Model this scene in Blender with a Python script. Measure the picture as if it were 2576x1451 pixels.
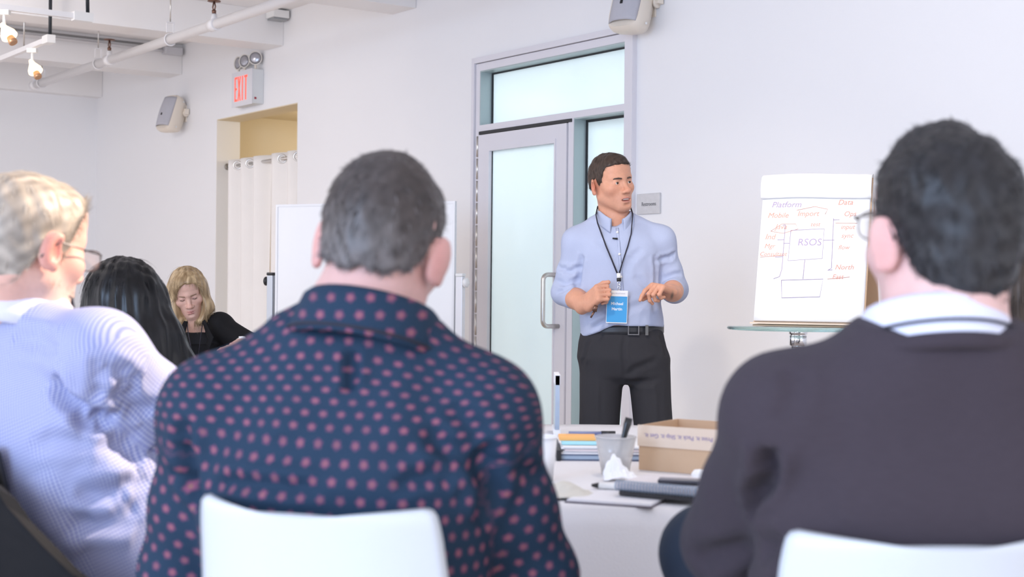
import bpy, bmesh, math, random
import numpy as np
from mathutils import Matrix, Vector
random.seed(7)
rng = np.random.default_rng(11)
for o in list(bpy.data.objects):
    bpy.data.objects.remove(o)
SC = bpy.context.scene
COL = SC.collection
R_ = math.radians

# ------------------------------------------------------------------ camera
F_PX = 3600.0                      # focal length in pixels of a 2576 x 1451 frame
ROLL = R_(0.57)
CAM_Z = 1.15
cd = bpy.data.cameras.new('camera')
cd.sensor_width = 36.0
cd.lens = F_PX / 2576 * 36.0
cd.clip_start = 0.05
cd.dof.use_dof = True
cd.dof.focus_distance = 6.1
cd.dof.aperture_fstop = 5.0
cam = bpy.data.objects.new('camera', cd)
cam.location = (0, 0, CAM_Z)
cam.rotation_euler = (math.pi / 2, -ROLL, 0)
COL.objects.link(cam)
SC.camera = cam

# ------------------------------------------------------------------ world, lights, exposure
w = bpy.data.worlds.new('daylight'); SC.world = w; w.use_nodes = True
bg = w.node_tree.nodes['Background']
bg.inputs['Color'].default_value = (0.93, 0.93, 1.0, 1)
bg.inputs['Strength'].default_value = 1.25
SC.view_settings.view_transform = 'Standard'
SC.view_settings.look = 'None'
SC.view_settings.gamma = 1.0
SC.view_settings.use_curve_mapping = False
SC.view_settings.exposure = 0.57

def area(name, loc, aim, size, power, col, size_y=None):
    l = bpy.data.lights.new(name, 'AREA'); l.energy = power; l.color = col; l.size = size
    if size_y: l.shape = 'RECTANGLE'; l.size_y = size_y
    o = bpy.data.objects.new(name, l); o.location = loc
    o.rotation_euler = (Vector(aim) - Vector(loc)).to_track_quat('-Z', 'Y').to_euler()
    COL.objects.link(o); return o
def spot(name, loc, aim, power, col, ang=50, blend=0.6, radius=0.06):
    l = bpy.data.lights.new(name, 'SPOT'); l.energy = power; l.color = col
    l.spot_size = R_(ang); l.spot_blend = blend; l.shadow_soft_size = radius
    o = bpy.data.objects.new(name, l); o.location = loc
    o.rotation_euler = (Vector(aim) - Vector(loc)).to_track_quat('-Z', 'Y').to_euler()
    COL.objects.link(o); return o
# tall windows behind the photographer and along the far left side of the room
area('window_light', (-3.4, -2.6, 1.9), (-0.4, 3.6, 1.0), 3.6, 190, (0.42, 0.64, 1.0), 2.4)
# warm track spots (heads outside the frame), then fills added for table and walls
WARM = (1.0, 0.80, 0.62)
spot('track_spot_light', (1.6, 3.4, 3.05), (-0.74, 2.47, 1.12), 820, (1.0, 0.84, 0.68), 17, 0.6, 0.05)
spot('track_spot_light.001', (0.35, 3.2, 3.05), (1.12, 5.6, 1.25), 75, (1.0, 0.90, 0.78), 30, 0.9, 0.05)
spot('track_spot_light.002', (-0.6, 3.3, 3.05), (0.46, 6.0, 1.35), 100, (1.0, 0.86, 0.72), 40, 0.8, 0.08)
spot('track_spot_light.003', (0.3, 3.2, 3.1), (2.4, 6.4, 1.9), 85, (1.0, 0.88, 0.74), 70, 1.0, 0.15)
spot('track_spot_light.004', (-2.4, 4.2, 3.0), (-1.5, 7.0, 1.1), 45, (1.0, 0.86, 0.72), 60, 0.8, 0.1)
spot('table_fill_spot', (0.35, 3.9, 3.1), (0.30, 3.4, 0.74), 45, (1.0, 0.88, 0.78), 60, 0.8, 0.1)  # added spot that brightens the tablecloth from above
area('wall_fill_light', (-4.4, 7.6, 3.05), (-6.2, 10.5, 0.8), 1.0, 62, (1.0, 0.93, 0.88))  # added area light, brightens the left wall; no lamp hangs here
area('wall_fill_light.001', (-2.6, 5.0, 3.05), (-1.6, 8.0, 0.6), 1.0, 4, (1.0, 0.93, 0.88))  # weak second fill, added for the middle of the back wall

# ------------------------------------------------------------------ frames
EX = Vector((0.591, -0.807, 0)).normalized()      # along the main wall, towards the near right
EY = Vector((0.807, 0.591, 0)).normalized()       # into the main wall
WALL = Matrix((( EX.x, EY.x, 0, EY.x * 5.36), (EX.y, EY.y, 0, EY.y * 5.36), (0, 0, 1, 0), (0, 0, 0, 1)))
def WP(s, wv, z): return WALL @ Vector((s, wv, z))
def at(px, py, d):
    """point d metres in front of the camera on the line of sight through a spot of the 2576 x 1451 frame"""
    x, y = px - 1288.0, 725.5 - py
    c, s = math.cos(ROLL), math.sin(ROLL)
    return np.array(((x * c - y * s) / F_PX * d, d, CAM_Z + (x * s + y * c) / F_PX * d))

# ------------------------------------------------------------------ materials
def new_mat(name):
    m = bpy.data.materials.new(name); m.use_nodes = True
    nt = m.node_tree; b = nt.nodes['Principled BSDF']
    return m, nt, b
def N(nt, t, **kw):
    n = nt.nodes.new(t)
    for k, v in kw.items(): setattr(n, k, v)
    return n
def math_node(nt, op, a, b=None, c=None):
    n = N(nt, 'ShaderNodeMath', operation=op)
    for i, v in enumerate((a, b, c)):
        if v is None: continue
        if isinstance(v, (int, float)): n.inputs[i].default_value = v
        else: nt.links.new(v, n.inputs[i])
    return n.outputs[0]
def mix_col(nt, fac, a, b, mode='MIX'):
    n = N(nt, 'ShaderNodeMix', data_type='RGBA', blend_type=mode)
    for i, v in ((0, fac), (6, a), (7, b)):
        if isinstance(v, (int, float)): n.inputs[i].default_value = v
        elif isinstance(v, tuple): n.inputs[i].default_value = v if len(v) == 4 else (*v, 1)
        else: nt.links.new(v, n.inputs[i])
    return n.outputs[2]
def mat(name, col, rough=0.5, metal=0.0, noise=0.0, nscale=8.0, bump=0.0, bscale=60.0, spec=0.5, sss=0.0, emit=None, estr=0.0, alpha=None, coat=0.0, trans=0.0, sheen=0.0, aniso=(1, 1, 1)):
    m, nt, b = new_mat(name)
    b.inputs['Roughness'].default_value = rough
    b.inputs['Metallic'].default_value = metal
    b.inputs['Specular IOR Level'].default_value = spec
    tc = N(nt, 'ShaderNodeTexCoord')
    mp = N(nt, 'ShaderNodeMapping'); mp.inputs['Scale'].default_value = aniso
    nt.links.new(tc.outputs['Object'], mp.inputs[0])
    nz = N(nt, 'ShaderNodeTexNoise'); nz.inputs['Scale'].default_value = nscale; nz.inputs['Detail'].default_value = 4
    nt.links.new(mp.outputs[0], nz.inputs['Vector'])
    v = noise
    dark = tuple(c * (1 - v) for c in col); lite = tuple(min(1, c * (1 + v)) for c in col)
    nt.links.new(mix_col(nt, nz.outputs[0], dark, lite), b.inputs['Base Color'])
    if bump:
        n2 = N(nt, 'ShaderNodeTexNoise'); n2.inputs['Scale'].default_value = bscale; n2.inputs['Detail'].default_value = 3
        nt.links.new(mp.outputs[0], n2.inputs['Vector'])
        bp = N(nt, 'ShaderNodeBump'); bp.inputs['Strength'].default_value = bump; bp.inputs['Distance'].default_value = 0.01
        nt.links.new(n2.outputs[0], bp.inputs['Height']); nt.links.new(bp.outputs[0], b.inputs['Normal'])
    if sss:
        b.inputs['Subsurface Weight'].default_value = sss
        b.inputs['Subsurface Radius'].default_value = (1.0, 0.35, 0.2); b.inputs['Subsurface Scale'].default_value = 0.008
    if emit: b.inputs['Emission Color'].default_value = (*emit, 1); b.inputs['Emission Strength'].default_value = estr
    if coat: b.inputs['Coat Weight'].default_value = coat; b.inputs['Coat Roughness'].default_value = 0.05
    if trans: b.inputs['Transmission Weight'].default_value = trans
    if sheen: b.inputs['Sheen Weight'].default_value = sheen
    if alpha is not None: b.inputs['Alpha'].default_value = alpha
    return m

M = {}
M['wall'] = mat('white_wall_paint', (0.868, 0.866, 0.878), 0.55, noise=0.012, nscale=0.8, bump=0.05, bscale=40)
M['ceiling'] = mat('ceiling_paint', (0.88, 0.865, 0.86), 0.6, noise=0.015, nscale=1.0)
M['floor'] = mat('floor_bounce_wood', (0.68, 0.58, 0.51), 0.35, noise=0.1, nscale=1.5)  # unseen floor, warm wood tone kept pale to bounce light onto the ceiling
M['tan'] = mat('tan_wall_paint', (0.72, 0.62, 0.45), 0.6, noise=0.02, nscale=2)
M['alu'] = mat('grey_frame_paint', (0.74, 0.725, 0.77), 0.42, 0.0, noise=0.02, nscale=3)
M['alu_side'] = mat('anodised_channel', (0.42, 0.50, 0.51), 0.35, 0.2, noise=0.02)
M['gasket'] = mat('black_rubber_gasket', (0.02, 0.022, 0.026), 0.5)
M['steel'] = mat('brushed_steel', (0.62, 0.60, 0.57), 0.28, 1.0, noise=0.05, nscale=30, aniso=(1, 1, 8))
M['chrome'] = mat('chrome', (0.82, 0.83, 0.85), 0.06, 1.0)
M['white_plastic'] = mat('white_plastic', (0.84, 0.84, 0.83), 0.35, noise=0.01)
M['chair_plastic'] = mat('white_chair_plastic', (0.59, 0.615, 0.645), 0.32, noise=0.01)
M['cream'] = mat('cream_plastic', (0.80, 0.72, 0.62), 0.4, noise=0.02)
M['grille'] = mat('grey_speaker_grille', (0.48, 0.475, 0.52), 0.55, noise=0.03, nscale=30, bump=0.2, bscale=400)
M['black'] = mat('black_plastic', (0.015, 0.015, 0.017), 0.4)
M['pipe'] = mat('white_painted_pipe', (0.82, 0.81, 0.82), 0.4, noise=0.02)
M['bronze'] = mat('bronze', (0.20, 0.11, 0.08), 0.4, 0.8)
M['cable'] = mat('black_cable', (0.012, 0.016, 0.022), 0.5)
M['paper'] = mat('white_paper', (0.90, 0.90, 0.91), 0.7, noise=0.01)
M['cloth'] = mat('white_tablecloth', (0.78, 0.77, 0.79), 0.75, noise=0.02, bump=0.15, bscale=300)
M['curtain'] = mat('white_curtain_fabric', (0.88, 0.85, 0.82), 0.85, noise=0.02, bump=0.1, bscale=200)
M['board'] = mat('whiteboard_enamel', (0.86, 0.87, 0.89), 0.12, coat=0.3)
M['cardboard'] = mat('cardboard', (0.62, 0.43, 0.28), 0.8, noise=0.06, nscale=12)
M['card_print'] = mat('kraft_panel', (0.76, 0.62, 0.50), 0.8, noise=0.04)
M['glasses_metal'] = mat('dark_metal_frame', (0.10, 0.09, 0.09), 0.3, 0.8)

# ------------------------------------------------------------------ object helpers
LOCS = {}
def link(o, parent=None):
    COL.objects.link(o)
    if parent is not None:
        o.parent = parent
        o.matrix_parent_inverse = Matrix.Translation(-LOCS[parent.name])
    LOCS[o.name] = Vector(o.location)
    return o
def tag(o, label=None, cat=None, group=None, kind=None):
    if label: o['label'] = label
    if cat: o['category'] = cat
    if group: o['group'] = group
    if kind: o['kind'] = kind
    return o
def thing(name, loc, label, cat, group=None):
    o = bpy.data.objects.new(name, None); o.empty_display_size = 0.1
    o.location = Vector(loc); COL.objects.link(o); LOCS[o.name] = Vector(loc)
    return tag(o, label, cat, group)
def structure(o): o['kind'] = 'structure'; return o

class MB:
    """collects shapes into one mesh"""
    def __init__(s, frame=None): s.v = []; s.f = []; s.fr = frame or Matrix.Identity(4); s.sm = []
    def pts(s, ps, fr=None):
        fr = s.fr @ fr if fr is not None else s.fr
        i0 = len(s.v); s.v += [tuple(fr @ Vector(p)) for p in ps]; return i0
    def face(s, idx, smooth=False): s.f.append(tuple(idx)); s.sm.append(smooth)
    def box(s, lo, hi, fr=None, bev=0.0):
        x0, y0, z0 = lo; x1, y1, z1 = hi
        if bev <= 0:
            i = s.pts([(x0, y0, z0), (x1, y0, z0), (x1, y1, z0), (x0, y1, z0), (x0, y0, z1), (x1, y0, z1), (x1, y1, z1), (x0, y1, z1)], fr)
            for q in ((0, 3, 2, 1), (4, 5, 6, 7), (0, 1, 5, 4), (1, 2, 6, 5), (2, 3, 7, 6), (3, 0, 4, 7)): s.face([i + k for k in q])
        else:
            b = bev
            bm = bmesh.new(); bmesh.ops.create_cube(bm, size=1.0)
            for v in bm.verts: v.co = Vector(((x0 + x1) / 2 + v.co.x * (x1 - x0), (y0 + y1) / 2 + v.co.y * (y1 - y0), (z0 + z1) / 2 + v.co.z * (z1 - z0)))
            bmesh.ops.bevel(bm, geom=bm.edges[:], offset=b, segments=2, affect='EDGES', profile=0.6)
            s.bm(bm, fr); 
        return s
    def bm(s, bm, fr=None, smooth=False):
        bm.verts.index_update()
        i = s.pts([v.co[:] for v in bm.verts], fr)
        for f in bm.faces: s.face([i + v.index for v in f.verts], smooth)
        bm.free(); return s
    def tube(s, path, r, n=10, fr=None, cap=True, closed=False, flat=1.0):
        ps = [Vector(p) for p in path]; m = len(ps)
        rs = r if hasattr(r, '__len__') else [r] * m
        rings = []; prev = None
        for k, p in enumerate(ps):
            a = ps[k - 1] if (k > 0 or closed) else p
            b = ps[(k + 1) % m] if (k < m - 1 or closed) else p
            t = (b - a).normalized()
            if prev is None:
                up = Vector((0, 0, 1)) if abs(t.z) < 0.9 else Vector((1, 0, 0))
                n1 = (up - t * up.dot(t)).normalized()
            else:
                n1 = (prev - t * prev.dot(t)).normalized()
            prev = n1; n2 = t.cross(n1)
            rings.append(s.pts([p + rs[k] * (math.cos(2 * math.pi * j / n) * n1 + flat * math.sin(2 * math.pi * j / n) * n2) for j in range(n)], fr))
        for k in range(m if closed else m - 1):
            a, b = rings[k], rings[(k + 1) % m]
            for j in range(n): s.face((a + j, a + (j + 1) % n, b + (j + 1) % n, b + j), True)
        if cap and not closed:
            s.face([rings[0] + j for j in reversed(range(n))]); s.face([rings[-1] + j for j in range(n)])
        return s
    def lathe(s, prof, n=32, fr=None, smooth=True):
        rings = [s.pts([(r * math.cos(2 * math.pi * j / n), r * math.sin(2 * math.pi * j / n), z) for j in range(n)], fr) for r, z in prof]
        for a, b in zip(rings, rings[1:]):
            for j in range(n): s.face((a + j, a + (j + 1) % n, b + (j + 1) % n, b + j), smooth)
        if prof[0][0] > 1e-6: s.face([rings[0] + j for j in reversed(range(n))])
        if prof[-1][0] > 1e-6: s.face([rings[-1] + j for j in range(n)])
        return s
    def prism(s, poly, y0, y1, fr=None):
        """polygon in local x,z extruded along local y"""
        n = len(poly)
        a = s.pts([(x, y0, z) for x, z in poly], fr); b = s.pts([(x, y1, z) for x, z in poly], fr)
        s.face([a + k for k in range(n)]); s.face([b + k for k in reversed(range(n))])
        for k in range(n): s.face((a + k, b + k, b + (k + 1) % n, a + (k + 1) % n))
        return s
    def grid(s, P, fr=None, smooth=True, wrap=False):
        """P[i][j] points"""
        ni, nj = len(P), len(P[0])
        i0 = s.pts([p for row in P for p in row], fr)
        for i in range(ni - 1):
            for j in range(nj if wrap else nj - 1):
                j2 = (j + 1) % nj
                s.face((i0 + i * nj + j, i0 + i * nj + j2, i0 + (i + 1) * nj + j2, i0 + (i + 1) * nj + j), smooth)
        return s
    def sheet(s, P, thick, fr=None):
        """solid sheet from a point grid, thickened along its normals"""
        A = np.array(P, float); gi = np.gradient(A, axis=0); gj = np.gradient(A, axis=1)
        nn = np.cross(gi, gj); nn /= np.maximum(np.linalg.norm(nn, axis=2, keepdims=True), 1e-9)
        T = A + nn * thick / 2; B = A - nn * thick / 2
        ni, nj = A.shape[:2]
        a = s.pts([tuple(p) for p in T.reshape(-1, 3)], fr); b = s.pts([tuple(p) for p in B.reshape(-1, 3)], fr)
        for i in range(ni - 1):
            for j in range(nj - 1):
                q = (i * nj + j, i * nj + j + 1, (i + 1) * nj + j + 1, (i + 1) * nj + j)
                s.face([a + k for k in q], True); s.face([b + k for k in reversed(q)], True)
        rim = [j for j in range(nj)] + [i * nj + nj - 1 for i in range(1, ni)] + [(ni - 1) * nj + j for j in range(nj - 2, -1, -1)] + [i * nj for i in range(ni - 2, 0, -1)]
        for k in range(len(rim)):
            p, q = rim[k], rim[(k + 1) % len(rim)]
            s.face((a + p, b + p, b + q, a + q))
        return s
    def build(s, name, m, parent=None, kind=None):
        return raw_obj(name, np.array(s.v), s.f, m, parent, s.sm, kind)

def raw_obj(name, V, faces, m, parent=None, smooth=None, kind=None):
    me = bpy.data.meshes.new(name)
    loc = Vector((0, 0, 0))
    if parent is None:
        lo, hi = V.min(0), V.max(0); loc = Vector(((lo[0] + hi[0]) / 2, (lo[1] + hi[1]) / 2, lo[2]))
        V = V - np.array(loc)
    me.from_pydata(V.tolist(), [], faces if isinstance(faces, list) else faces.tolist())
    if smooth is not None:
        me.polygons.foreach_set('use_smooth', list(smooth) if hasattr(smooth, '__len__') else [smooth] * len(me.polygons))
    me.materials.append(M[m] if isinstance(m, str) else m)
    me.update()
    o = bpy.data.objects.new(name, me); o.location = loc
    link(o, parent)
    if kind: o['kind'] = kind
    return o

def text_mesh(body, size, fr, name, m, parent, extrude=0.0004, align='CENTER', shear=0.0, sx=1.0, bold=0.0):
    """flat lettering as a mesh; local text plane x,y of fr"""
    cu = bpy.data.curves.new('t', 'FONT'); cu.body = body; cu.size = size; cu.align_x = align; cu.align_y = 'CENTER'
    cu.extrude = extrude; cu.shear = shear; cu.offset = bold; cu.resolution_u = 3
    o = bpy.data.objects.new('t', cu); COL.objects.link(o)
    dg = bpy.context.evaluated_depsgraph_get()
    me = bpy.data.meshes.new_from_object(o.evaluated_get(dg))
    V = np.array([tuple(fr @ Vector((v.co.x * sx, v.co.y, v.co.z))) for v in me.vertices])
    faces = [tuple(p.vertices) for p in me.polygons]
    bpy.data.objects.remove(o); bpy.data.curves.remove(cu); bpy.data.meshes.remove(me)
    return raw_obj(name, V, faces, m, parent)
def frame(o, x, y, z=None):
    x = Vector(x).normalized(); y = Vector(y); y = (y - x * y.dot(x)).normalized(); z = x.cross(y)
    return Matrix(((x.x, y.x, z.x, o[0]), (x.y, y.y, z.y, o[1]), (x.z, y.z, z.z, o[2]), (0, 0, 0, 1)))
# ================================================================== the room
CEIL, BEAM = 3.38, 3.105
SL, SRT, WNEAR = -14.74, 3.5, -9.0            # left wall, right end, window side of the room
OP = (-11.76, -10.235, 2.618)                 # curtained opening: left, right, top
DR = (-7.745, -6.14, 2.655)                   # door frame: left, right, top
T_ = 0.22
mb = MB(WALL)
mb.box((SL - T_, 0, 0), (OP[0], T_, CEIL)); mb.box((OP[0], 0, OP[2]), (OP[1], T_, CEIL))
mb.box((OP[1], 0, 0), (DR[0], T_, CEIL)); mb.box((DR[0], 0, DR[2]), (DR[1], T_, CEIL)); mb.box((DR[1], 0, 0), (SRT, T_, CEIL))
structure(mb.build('wall_back', 'wall'))
structure(MB(WALL).box((SL - T_, WNEAR, 0), (SL, 0, CEIL)).build('wall_left', 'wall'))
structure(MB(WALL).box((SL - T_, WNEAR, -0.06), (SRT, 3.2, 0)).build('floor', 'floor'))
structure(MB(WALL).box((SL - T_, WNEAR, CEIL), (SRT, T_, CEIL + 0.08)).build('ceiling', 'ceiling'))
for k, (a, b) in enumerate(((SL, -14.59), (-12.84, -12.534), (-10.805, -10.498), (-8.80, -8.487), (-6.75, -6.44), (-4.70, -4.39), (-2.65, -2.34))):
    structure(MB(WALL).box((a, WNEAR, BEAM), (b, -0.002, CEIL - 0.001)).build('trim_%d' % (k + 1), 'ceiling'))
# corridor behind the door and the little room behind the curtain
structure(MB(WALL).box((-9.6, 2.0, 0), (-4.4, 2.1, 3.0)).build('wall_corridor', 'wall'))
structure(MB(WALL).box((-9.6, T_ + 0.001, 2.9), (-4.4, 2.0, 3.0)).build('ceiling_corridor', 'wall'))
structure(MB(WALL).box((-12.3, T_ + 0.001, 2.72), (-9.65, 3.0, 2.78)).build('ceiling_closet', 'tan'))
structure(MB(WALL).box((-12.3, 2.4, 0), (-9.65, 2.5, 2.72)).build('wall_closet', 'tan'))
structure(MB(WALL).box((-12.30, T_ + 0.002, 0), (-12.2, 2.4, 2.72)).build('wall_closet_left', 'tan'))
structure(MB(WALL).box((-9.75, T_ + 0.002, 0), (-9.65, 2.4, 2.72)).build('wall_closet_right', 'tan'))
mb = MB(WALL); j = 0.008
mb.box((OP[0], -0.001, 0), (OP[0] + j, T_, OP[2])); mb.box((OP[1] - j, -0.001, 0), (OP[1], T_, OP[2]))
structure(mb.build('trim_8', mat('pale_jamb_paint', (.80, .77, .72), .6)))
structure(MB(WALL).box((OP[0] + j, 0.0, OP[2] - j), (OP[1] - j, T_, OP[2])).build('trim_9', 'tan'))
l = bpy.data.lights.new('closet_lamp', 'POINT'); l.energy = 14; l.color = (1.0, 0.90, 0.74); l.shadow_soft_size = 0.15
o = bpy.data.objects.new('closet_lamp', l); o.location = WP(-11.0, 1.2, 2.3); COL.objects.link(o)
c = WP(-7.0, 1.2, 2.85); area('corridor_lamp', c, c + Vector((0, 0, -1)), 3.4, 56, (0.93, 0.97, 1.0), 0.8).rotation_euler = (0, 0, math.atan2(EX.y, EX.x))
# two small wall hooks inside the closet
hk = thing('wall_hook_plate', WP(-11.95, 2.38, 2.30), 'small dark double hook on the tan wall above the curtain', 'hook')
for k in (0, 1):
    MB(WALL).tube([(-11.62 + k * 0.06, 2.40, 2.36), (-11.60 + k * 0.06, 2.36, 2.42)], 0.012, 8).build('hook', 'black', hk)

# ------------------------------------------------------------------ glazed door and frame
def frosted(name):
    m, nt, b = new_mat(name)
    b.inputs['Base Color'].default_value = (0.76, 0.86, 0.88, 1); b.inputs['Roughness'].default_value = 0.6
    b.inputs['Coat Weight'].default_value = 0.6; b.inputs['Coat Roughness'].default_value = 0.02
    tr = N(nt, 'ShaderNodeBsdfTranslucent'); tr.inputs[0].default_value = (0.86, 0.925, 0.935, 1)
    nz = N(nt, 'ShaderNodeTexNoise'); nz.inputs['Scale'].default_value = 1.2
    mr = N(nt, 'ShaderNodeMapRange'); mr.inputs[3].default_value = 0.42; mr.inputs[4].default_value = 0.58
    nt.links.new(nz.outputs[0], mr.inputs[0])
    mx = N(nt, 'ShaderNodeMixShader'); nt.links.new(mr.outputs[0], mx.inputs[0])
    nt.links.new(b.outputs[0], mx.inputs[1]); nt.links.new(tr.outputs[0], mx.inputs[2])
    nt.links.new(mx.outputs[0], nt.nodes['Material Output'].inputs[0])
    return m
M['frosted'] = frosted('frosted_glass')
L, Rr, TP = DR
door = structure(thing('door_1', WP((L + Rr) / 2, 0, 0), None, None))
mb = MB(WALL)                                             # outer grey frame
f0, f1 = -0.035, 0.16
mb.box((L, f0, 0), (L + 0.028, f1, TP)); mb.box((Rr - 0.068, f0, 0), (Rr, f1, TP)); mb.box((L + 0.028, f0, TP - 0.036), (Rr - 0.068, f1, TP))
mb.build('frame', 'alu', door)
mb = MB(WALL)                                             # inner frame, a step back
mb.box((L + 0.031, -0.02, 0), (L + 0.077, f1, TP - 0.04)); mb.box((L + 0.077, -0.02, TP - 0.088), (Rr - 0.068, f1, TP - 0.04))
mb.build('inner_frame', 'alu', door)
MB(WALL).box((L + 0.077, -0.02, 2.172), (Rr - 0.068, f1, 2.212)).build('transom_bar', 'alu', door)
MB(WALL).box((L + 0.077, -0.026, 2.150), (-6.70, 0.0, 2.170)).build('head_rail', 'gasket', door)
MB(WALL).box((-6.735, -0.02, 0), (-6.685, f1, 2.172)).build('mullion', 'alu', door)
# deep channel faces seen inside the glazing rebates
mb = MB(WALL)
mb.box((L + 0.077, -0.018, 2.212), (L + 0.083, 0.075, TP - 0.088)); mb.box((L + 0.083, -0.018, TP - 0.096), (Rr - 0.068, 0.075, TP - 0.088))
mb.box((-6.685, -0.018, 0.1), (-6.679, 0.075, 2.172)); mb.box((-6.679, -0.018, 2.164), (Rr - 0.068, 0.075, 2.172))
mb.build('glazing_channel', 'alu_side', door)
def pane(name, s0, s1, z0, z1, wv):
    p = MB(WALL).box((s0, wv, z0), (s1, wv + 0.008, z1)).build(name, 'frosted', door)
    g = 0.016
    mb = MB(WALL)
    mb.box((s0, wv - 0.006, z0), (s0 + g, wv, z1)); mb.box((s1 - g, wv - 0.006, z0), (s1, wv, z1))
    mb.box((s0 + g, wv - 0.006, z1 - g), (s1 - g, wv, z1)); mb.box((s0 + g, wv - 0.006, z0), (s1 - g, wv, z0 + g * 0.3))
    mb.build('gasket', 'gasket', p)
pane('transom_pane', L + 0.083, Rr - 0.066, 2.21, TP - 0.09, 0.075)
pane('side_pane', -6.679, Rr - 0.066, 0.1, 2.166, 0.075)
mb = MB(WALL); d0, d1 = -7.666, -6.742
mb.box((d0, -0.03, 0.02), (d0 + 0.128, 0.02, 2.146)); mb.box((d1 - 0.112, -0.03, 0.02), (d1, 0.02, 2.146))
mb.box((d0 + 0.128, -0.03, 2.035), (d1 - 0.112, 0.02, 2.146)); mb.box((d0 + 0.128, -0.03, 0.02), (d1 - 0.112, 0.02, 0.22))
leaf = mb.build('door_leaf', 'alu', door)
mb = MB(WALL); a = 0.012
mb.box((d0 + 0.105, -0.036, 0.2), (d0 + 0.128, -0.03, 2.06)); mb.box((d1 - 0.112, -0.036, 0.2), (d1 - 0.100, -0.03, 2.06)); mb.box((d0 + 0.128, -0.036, 2.035), (d1 - 0.112, -0.03, 2.06))
mb.build('glazing_bead', 'alu', leaf)
MB(WALL).box((d0 + 0.128, -0.006, 0.22), (d1 - 0.112, 0.002, 2.035)).build('door_pane', 'frosted', leaf)
MB(WALL).box((d0 + 0.128, -0.012, 0.22), (d0 + 0.133, -0.006, 2.035)).build('gasket', 'gasket', leaf)
mb = MB(WALL)                                             # continuous hinge on the left edge
for k in range(14): mb.tube([(L + 0.0715, -0.03, 0.12 + k * 0.145), (L + 0.0715, -0.03, 0.255 + k * 0.145)], 0.008, 8)
mb.build('hinge', 'steel', leaf)
# pull handle: a bent bar standing off the right stile
hx = -6.80
path = [(hx, -0.03, 1.235)]
for k in range(7): a = k / 6 * math.pi / 2; path.append((hx - 0.02 * 0, -0.115 - 0.035 * math.sin(a) + 0.0, 1.235 - 0.035 + 0.035 * math.cos(a)))
for k in range(7): a = k / 6 * math.pi / 2; path.append((hx, -0.115 - 0.035 * math.cos(a), 0.925 + 0.035 - 0.035 * math.sin(a)))
path.append((hx, -0.03, 0.925))
MB(WALL).tube(path, 0.014, 14).build('pull_handle', 'steel', leaf)

# Restrooms sign
sg = thing('wall_sign', WP(-6.02, -0.012, 1.575), 'small grey metal plate reading Restrooms beside the glass door', 'sign')
MB(WALL).box((-6.115, -0.014, 1.575), (-5.925, -0.001, 1.69), bev=0.003).build('plate', mat('brushed_plate', (0.60, 0.60, 0.62), 0.4, 0.3, noise=0.1, nscale=40), sg)
text_mesh('Restrooms', 0.032, frame(WP(-6.012, -0.0152, 1.630), EX, (0, 0, 1)), 'lettering', mat('sign_ink', (0.20, 0.20, 0.21), 0.6), sg, sx=0.85)

# ------------------------------------------------------------------ curtain on a rod
rz, rw = 2.205, 0.10
rod = thing('curtain_rod', WP(-11.0, rw, rz), 'thin chrome curtain rod across the tan wall opening', 'curtain rod')
MB(WALL).tube([(OP[0] + 0.009, rw, rz), (OP[1] - 0.009, rw, rz)], 0.014, 12).build('rod', 'steel', rod)
for sx in (OP[0] + 0.009, OP[1] - 0.024): MB(WALL).lathe([(0.03, 0), (0.03, 0.015)], 16, Matrix.Translation((sx, rw, rz)) @ Matrix.Rotation(math.pi / 2, 4, 'Y')).build('flange', 'steel', rod)
def curtain(s0, s1, label, gset, ph):
    c = thing('curtain', WP((s0 + s1) / 2, rw, 0.04), label, 'curtain', 'curtains in the doorway')
    n, m_ = 120, 24; P = []
    top = rz + 0.05
    for i in range(m_):
        t = i / (m_ - 1); z = top - (top - 0.05) * t; row = []
        for k in range(n):
            u = k / (n - 1); a = 2 * math.pi * (u * gset + ph)
            amp = 0.055 * (1 - 0.25 * t)
            row.append((s0 + (s1 - s0) * u + 0.012 * math.sin(a * 2 + 1) * t, rw + amp * math.sin(a) + 0.008 * t * math.sin(a * 1.7 + 2), z + 0.006 * math.sin(a + 0.6) * (1 - t)))
        P.append(row)
    MB(WALL).sheet(P, 0.003).build('fabric', 'curtain', c)
    for q in range(int(gset * 2)):                      # one grommet wherever the cloth crosses the rod
        u = (q / 2.0 - ph + 0.0) / gset
        while u < 0.01: u += 0.5 / gset
        if u > 0.99: continue
        s = s0 + (s1 - s0) * u; sl = 0.055 * 2 * math.pi * gset / (s1 - s0) * math.cos(2 * math.pi * (u * gset + ph))
        ang = math.atan(sl)
        fr = Matrix.Translation((s, rw, rz)) @ Matrix.Rotation(ang, 4, 'Z') @ Matrix.Rotation(math.pi / 2, 4, 'X')
        pa = [(0.034 * math.cos(t), 0.034 * math.sin(t), 0) for t in np.linspace(0, 2 * math.pi, 24, endpoint=False)]
        MB(WALL).tube(pa, 0.008, 8, fr, closed=True).build('grommet', 'steel', c)
curtain(OP[0] + 0.03, -10.99, 'white grommet curtain hanging in the left half of the doorway', 3.0, 0.25)
curtain(-10.95, OP[1] - 0.015, 'white grommet curtain in the right half of the doorway', 2.5, 0.10)

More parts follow.
